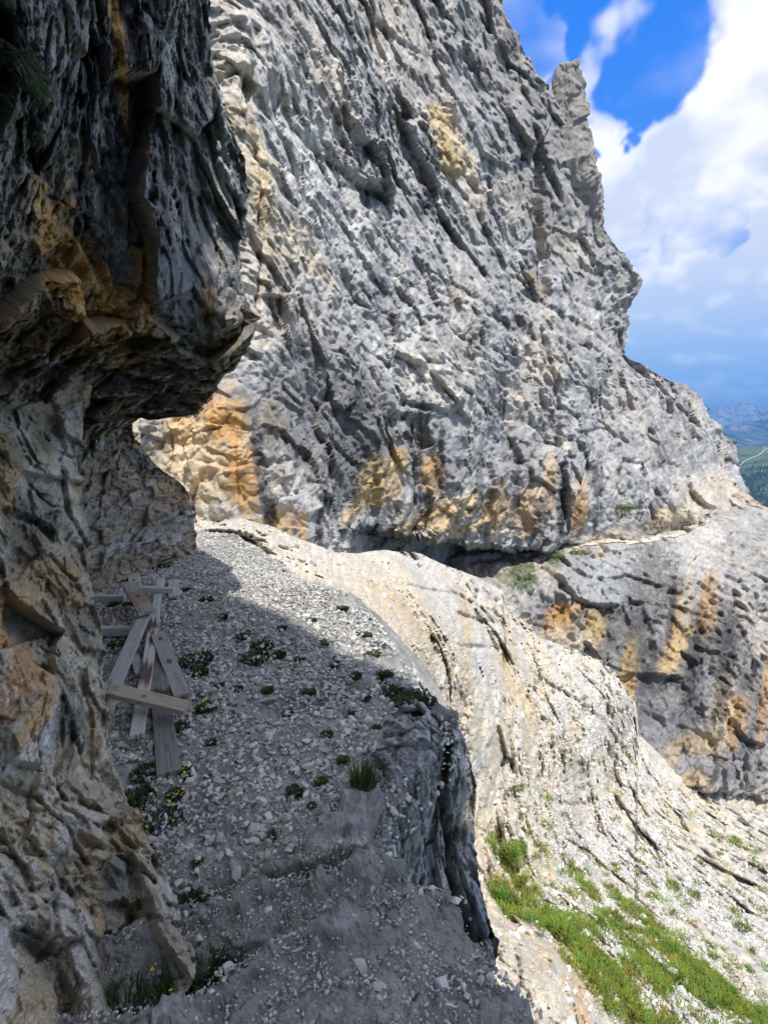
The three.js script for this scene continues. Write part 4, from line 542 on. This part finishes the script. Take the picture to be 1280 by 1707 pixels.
const ledgePlants = [ // column, row, radius px, height px, name, label, extra
  [262, 944, 22, 7, 'cushion_plant', 'dark green cushion plant behind the boards, under the back wall', { tone: DK }], [172, 962, 22, 8, 'cushion_plant', 'dark cushion plant left of the boards against the near wall', { tone: DK }],
  [438, 1078, 18, 7, 'cushion_plant', 'dark plant in mid-ledge cluster, upper one', { tone: DK }], [425, 1098, 24, 8, 'cushion_plant', 'dark plant in mid-ledge cluster, lower left one', { tone: DK }], [462, 1094, 14, 6, 'cushion_plant', 'dark plant in mid-ledge cluster, right-hand one', { tone: DK }],
  [328, 1102, 24, 8, 'flowering_plant', 'dark plant with yellow flowers right of the leaning grey board', { tone: DK, flowers: 5 }], [332, 1122, 14, 6, 'flowering_plant', 'small yellow-flowered plant just below the larger one by the boards', { tone: DK, flowers: 7 }],
  [345, 1182, 16, 6, 'flowering_plant', 'yellow-flowered plant beyond the tip of the tan cross board', { flowers: 8, tone: DK }], [300, 1216, 13, 8, 'cushion_plant', 'round dark tuft right of the dark lower board', { tone: DK }], [246, 1290, 20, 8, 'cushion_plant', 'dark plant left of the lowest board end', { tone: DK }],
  [312, 1292, 12, 8, 'flowering_plant', 'small flowering plant right of the lowest board end', { flowers: 6, tone: DK }], [228, 1335, 24, 10, 'flowering_plant', 'dark flowering plant against the near wall below the boards', { flowers: 5, tone: DK }], [272, 1366, 24, 8, 'flowering_plant', 'widest yellow-flowered mat below the boards', { flowers: 9, tone: DK }], [292, 1326, 12, 6, 'flowering_plant', 'lone yellow-flowered sprig between the board end and the mat', { flowers: 7, tone: DK }],
  [516, 1156, 10, 6, 'cushion_plant', 'small dark tuft in the middle of the gravel', { tone: DK }], [446, 1152, 9, 6, 'cushion_plant', 'small green tuft below the mid-ledge cluster', {}], [498, 1100, 8, 4, 'cushion_plant', 'tiny dark tuft right of the mid-ledge cluster', { tone: DK }], [490, 1324, 13, 9, 'cushion_plant', 'dark tuft left of the tall grass on the rim', { tone: DK }], [535, 1306, 9, 7, 'cushion_plant', 'little green tuft between two rim tufts', {}], [572, 1270, 8, 7, 'cushion_plant', 'small round tuft above the tall rim grass', {}],
  [606, 1318, 18, 40, 'grass_clump', 'tall green grass clump on the rounded rim rock', { n: 220, lean: 0.35 }], [548, 1372, 16, 16, 'grass_clump', 'brown withered grass clump beside the rim rock', { tone: BR, n: 120 }], [690, 1176, 30, 14, 'moss_cushion', 'dark moss cushion at the outer corner of the rim', { tone: DK, n: 420 }], [716, 1210, 16, 12, 'moss_cushion', 'smaller moss cushion hanging just below the outer corner', { tone: DK, n: 260 }], [652, 1155, 16, 8, 'moss_cushion', 'flat moss between gravel and the outer corner', { tone: DK, n: 200 }], [640, 1128, 14, 8, 'moss_cushion', 'moss patch on the rim, inside the outer corner', { tone: DK }], [622, 1096, 14, 8, 'cushion_plant', 'dark plant on the far rim near the shadow edge', { tone: DK }], [608, 1062, 12, 6, 'cushion_plant', 'dark plant at the shadow edge on the rim', { tone: DK }], [571, 1016, 10, 5, 'cushion_plant', 'small plant where the shadow edge leaves the ledge', { tone: DK }],
  [320, 1516, 18, 14, 'grass_clump', 'short grass clump at the foot of the near wall, by the upper step', { n: 120, tone: DK }], [334, 1556, 16, 12, 'grass_clump', 'short grass clump at the near wall, by the middle step', { n: 110, tone: DK }], [512, 1488, 24, 6, 'grass_clump', 'flat grass growing under the lip of a step', { n: 120, tone: DK }], [530, 1606, 22, 22, 'grass_clump', 'dark grass growing out of the gap in the lowest step', { n: 160, tone: DK }],
  [345, 1632, 24, 26, 'grass_clump', 'grass clump between the near wall and the lowest step', { n: 180, flowers: 1, tone: DK }], [282, 1684, 22, 30, 'grass_clump', 'big long-bladed grass clump at the bottom edge with a yellow flower', { n: 100, flowers: 2, lean: 0.8, tone: [0.04, 0.075, 0.018] }], [205, 1698, 26, 26, 'grass_clump', 'grass clump in the bottom left hollow of the near wall', { n: 120, tone: DK, lean: 0.8 }],
  [385, 888, 14, 8, 'grass_clump', 'sunlit green clump below the orange wall', { n: 90 }], [412, 926, 9, 4, 'grass_clump', 'sunlit little tuft on the bright far end', { n: 60 }]];
for (const [px, py, rp, hp, name, label, o] of ledgePlants) {
  const p = py < 935 ? at(px, py, slopeD(px, py)) : ledgePoint(px, py), m = p.distanceTo(STATION) / F; if (name === 'grass_clump' && px < 320 && py > 1640) p.y = ledgeY(p.x, p.z) + 0.02;
  plant(name, p, rp * m, hp * m, o.n ?? 150, label, 'plants growing on the ledge', { ...o, w: (name === 'grass_clump' ? 0.0022 : 0.003) * p.distanceTo(STATION) * 0.7 });
}
const weeds = [[310, 985], [345, 1000], [372, 1030], [405, 1062], [470, 1048], [520, 1035], [545, 1072], [560, 1110], [592, 1128], [610, 1165], [585, 1190], [480, 1190], [395, 1150], [365, 1145], [340, 1160], [352, 1240], [545, 1225], [628, 1215], [455, 1395], [520, 1345], [215, 1010], [190, 1010], [195, 1075], [330, 1440]];
for (const [px, py] of weeds) { const p = ledgePoint(px, py), m = p.distanceTo(STATION) / F; plant('weed', p, (5 + 6 * R()) * m, (4 + 3 * R()) * m, 60 + Math.floor(60 * R()), 'tiny dark weed dotted on the open gravel of the ledge', 'tiny weeds dotted over the gravel', { tone: DK, lean: 0.9, w: 0.0016 * p.distanceTo(STATION) }); }
// turf on the slope
{
  const tuft = [blades(11, 60, 0.15, 0.13, 0.9, 0.006, [0.13, 0.23, 0.03]), blades(12, 60, 0.10, 0.16, 1.1, 0.007, [0.21, 0.27, 0.05])];
  for (let v = 0; v < 2; v++) { const im = new THREE.InstancedMesh(tuft[v], bladeMat, 2900); let k = 0, guard = 0; while (k < 2900 && guard++ < 160000) { const p = onSlope(); if (p.z > -4.5 || R() > turf(p) * 0.3 +  (p.y < -9 ? 0.006 : 0)) continue; const s = 0.6 + 0.9 * R(); QT.setFromEuler(ROT.set((R() - 0.5) * 0.5, R() * 6.28, -0.2)); MX.compose(p, QT, N3.set(s, s * 0.9, s)); im.setMatrixAt(k, MX); im.setColorAt(k++, COL.setRGB(0.7 + 0.7 * R(), 0.75 + 0.5 * R(), 0.7 + 0.3 * R())); }
    im.count = k; im.castShadow = im.receiveShadow = true; im.name = v ? 'slope_turf_001' : 'slope_turf'; im.userData = { kind: 'stuff', label: v ? 'low matted turf on the sunlit slope' : 'bright green turf on the sunlit slope', category: 'grass' }; scene.add(im); }
  const solo = [[868, 1412, 'left one of a close pair of tufts below the cracked slab'], [892, 1410, 'right one of a close pair of tufts below the cracked slab'], [932, 1408, 'lone yellowish tuft on the bare slab'], [962, 1456, 'round tuft in the middle of the scree above the turf'], [1022, 1450, 'left one of two tufts along a faint scree step'], [1066, 1444, 'right one of two tufts along a faint scree step'], [1085, 1498, 'low tuft on open scree right of the turf top'], [1120, 1478, 'narrow tuft on open scree, just right of a low tuft'], [1156, 1494, 'dark tuft beside pale stones right of the scree centre'], [1206, 1487, 'broad tuft on the right-hand scree, near the frame edge'], [1160, 1440, 'small tuft under the slab ridge at the right'], [1236, 1546, 'tuft at the right frame edge above the turf bank'], [1110, 1400, 'long thin tuft in a crack high on the scree'], [985, 1490, 'leafy tuft standing at the upper tip of the turf'],
    [1043, 847, 'green patch on the cliff above the far trail'], [925, 928, 'left tuft on the far trail shelf, by the cave mouth'], [968, 922, 'right tuft on the far trail shelf'], [872, 964, 'largest green patch below the cave, on the gully cliff'], [898, 968, 'small green patch right of the largest one below the cave']];
  for (const [px, py, label] of solo) { const far = py < 1000, d = far ? (py < 860 ? cliffAt(px, py) : gullyAt(px, py)) * 0.985 : slopeD(px, py), p = at(px, py, d), m = d / F * 1.2; plant('grass_tuft', p, (far ? 13 : 10) * m, (far ? 4 : 6) * m, 130, label, far ? 'tufts by the far trail' : 'tufts scattered over the scree', { w: 0.7 * m, tone: [0.11, 0.16, 0.035], lean: 1 }); }
  const hang = plant('hanging_plant', at(6, 60, 1.9), 0.13, 0.045, 900, 'dark green plant hanging from the overhang at the top left', undefined, { tone: DK, lean: 1.2, w: 0.004 }); hang.rotation.set(0.5, 0, -1.3); hang.scale.set(1.3, 1, 0.6); delete hang.userData.group;
}
say('plants');

// ---------------------------------------------------------------- weathered boards
function wood(seed, base, knots = [], marks = []) { // grain runs along the length
  const W = 512, H = 128, d = new Uint8Array(W * H * 4), o = seed * 13.7, toS = (x) => 255 * Math.pow(clamp(x), 1 / 2.2);
  for (let j = 0; j < H; j++) for (let i = 0; i < W; i++) {
    const u = i / W, v = j / H; let y = v * 9 + 0.6 * fbm(u * 2.2, v * 2, o, 3), kn = 0;
    for (const [ku, kv, kr] of knots) { const q = Math.hypot((u - ku) * 4.2, (v - kv)) / kr; y += 1.4 * Math.exp(-q * q * 0.6) * Math.sign(v - kv + 1e-4); kn = Math.max(kn, sst(1, 0.5, q)); }
    const g = 0.5 + 0.5 * noise(u * 3, y * 3.2, o), f = 0.5 + 0.5 * noise(u * 24, v * 95, o + 4), crack = sst(0.3, 0.55, noise(u * 4.5, y * 7, o + 9));
    let c = [0, 1, 2].map((k) => base[k] * (0.62 + 0.5 * g + 0.32 * (f - 0.5)) * (1 - 0.55 * crack)); const bl = sst(0.1, 0.5, fbm(u * 5, v * 2.5, o + 2, 4)); c = c.map((x, k) => mix(x, x * [0.6, 0.58, 0.55][k], bl));
    for (const [m0, m1, col, kk] of marks) { const e = sst(m0 - 0.03, m0 + 0.02, u + 0.05 * noise(v * 4, u * 6, o)) * sst(m1 + 0.03, m1 - 0.02, u + 0.05 * noise(v * 4 + 3, u * 6, o)); c = c.map((x, k) => mix(x, col[k] * (0.6 + 0.7 * g), e * kk)); }
    c = c.map((x, k) => mix(x, [0.085, 0.045, 0.03][k], kn * 0.85));
    const q = (j * W + i) * 4; d[q] = toS(c[0]); d[q + 1] = toS(c[1]); d[q + 2] = toS(c[2]); d[q + 3] = 255;
  }
  const t = new THREE.DataTexture(d, W, H, THREE.RGBAFormat, THREE.UnsignedByteType); t.colorSpace = THREE.SRGBColorSpace; t.magFilter = t.minFilter = THREE.LinearFilter; t.wrapS = t.wrapT = THREE.RepeatWrapping; t.needsUpdate = true;
  return new THREE.MeshStandardMaterial({ name: 'weathered_wood', map: t, roughness: 0.9, bumpMap: t, bumpScale: 0.003 });
}
const GREY = [0.55, 0.54, 0.52], SILVER = [0.62, 0.615, 0.60], TAN = [0.45, 0.385, 0.295], DRK = [0.24, 0.23, 0.22], BROWN = [0.10, 0.04, 0.022];
let bseed = 1;
function board(a, b, w, t, base, label, { knots, marks, lift = [0, 0], roll = 0, point } = {}) {
  const A = ledgePoint(a[0], a[1], lift[0] + t / 2), B = ledgePoint(b[0], b[1], lift[1] + t / 2), L = A.distanceTo(B), g = new RoundedBoxGeometry(L, t, w, 2, Math.min(t, w) * 0.09);
  const q = g.attributes.position, s = bseed++; for (let i = 0; i < q.count; i++) { const x = q.getX(i), e = Math.abs(x) / (L / 2); if (e > 0.9) { q.setX(i, x + Math.sign(x) * (0.012 * noise(q.getZ(i) * 40, q.getY(i) * 30, s) + (point && x < 0 ? -0.12 * Math.abs(q.getZ(i)) / w : 0))); } q.setY(i, q.getY(i) + 0.004 * noise(x * 3, s, q.getZ(i) * 5)); }
  g.computeVertexNormals();
  const m = new THREE.Mesh(g, wood(s, base, knots, marks)); m.name = numbered('wooden_board'); m.castShadow = m.receiveShadow = true; m.userData = { label, category: 'board', group: 'old boards piled on the ledge' };
  const X = B.clone().sub(A).normalize(), Z = V().crossVectors(X, V(0, 1, 0)).normalize(), Y = V().crossVectors(Z, X); m.quaternion.setFromRotationMatrix(new THREE.Matrix4().makeBasis(X, Y, Z)); m.rotateX(roll); m.position.copy(A).add(B).multiplyScalar(0.5); scene.add(m); return m;
}
board([221, 944], [228, 988], 0.135, 0.03, GREY, 'short grey plank at the far end of the pile, against the back wall', { knots: [[0.6, 0.4, 0.2]] });
board([158, 997], [209, 998], 0.075, 0.075, SILVER, 'grey beam stub sticking out of the left wall, the farther one');
board([160, 1052], [221, 1051], 0.08, 0.08, SILVER, 'silvery beam stub reaching from the left wall, the nearer one', { lift: [0.02, 0.02] });
board([290, 968], [291, 995], 0.12, 0.028, GREY, 'small grey board end at the upper right of the pile', { lift: [0.02, 0.02] });
board([262, 1098], [282, 1292], 0.125, 0.034, DRK, 'long dark weathered plank reaching lowest towards the viewer', { lift: [0.04, 0.0], marks: [[0.36, 0.52, [0.05, 0.02, 0.015], 0.9]] });
board([264, 1058], [304, 1160], 0.115, 0.03, [0.40, 0.375, 0.36], 'leaning grey plank with two knots on the right side', { lift: [0.1, 0.02], knots: [[0.1, 0.5, 0.2], [0.5, 0.5, 0.24]] });
board([268.4, 966], [228.5, 1228], 0.082, 0.028, SILVER, 'longest narrow silvery board with brown stained patches', { lift: [0.12, 0.06], knots: [[0.53, 0.5, 0.3]], marks: [[0.405, 0.47, BROWN, 0.95], [0.69, 0.8, BROWN, 0.9]] });
board([242, 1024], [187, 1150], 0.105, 0.03, [0.50, 0.49, 0.47], 'wide grey board slanting down to the left wall', { lift: [0.14, 0.12] });
board([225, 1094], [233, 1124], 0.062, 0.03, SILVER, 'small grey offcut wedged between the two long boards', { lift: [0.03, 0.03] });
board([200, 980], [291, 984], 0.06, 0.05, SILVER, 'thin pale beam lying across the far end, one end pointed', { lift: [0.16, 0.12], point: true });
board([217, 974], [246, 1022], 0.15, 0.03, [0.44, 0.40, 0.345], 'broad short board with an orange brown stain', { lift: [0.2, 0.19], marks: [[0.3, 0.75, [0.28, 0.15, 0.06], 0.45]], knots: [[0.5, 0.5, 0.22]] });
board([183, 1150], [313, 1181], 0.125, 0.036, TAN, 'newer tan board lying across the near end of the pile', { lift: [0.2, 0.12], knots: [[0.44, 0.45, 0.16]] });
board([188, 1166], [182, 1194], 0.05, 0.03, SILVER, 'narrow board end showing below the tan board by the wall', { lift: [0.02, 0.01] });
board([243, 1205], [258, 1207], 0.05, 0.03, SILVER, 'little block between the two lowest board ends', { lift: [0.0, 0.0] });
say('boards');

renderer.render(scene, camera);
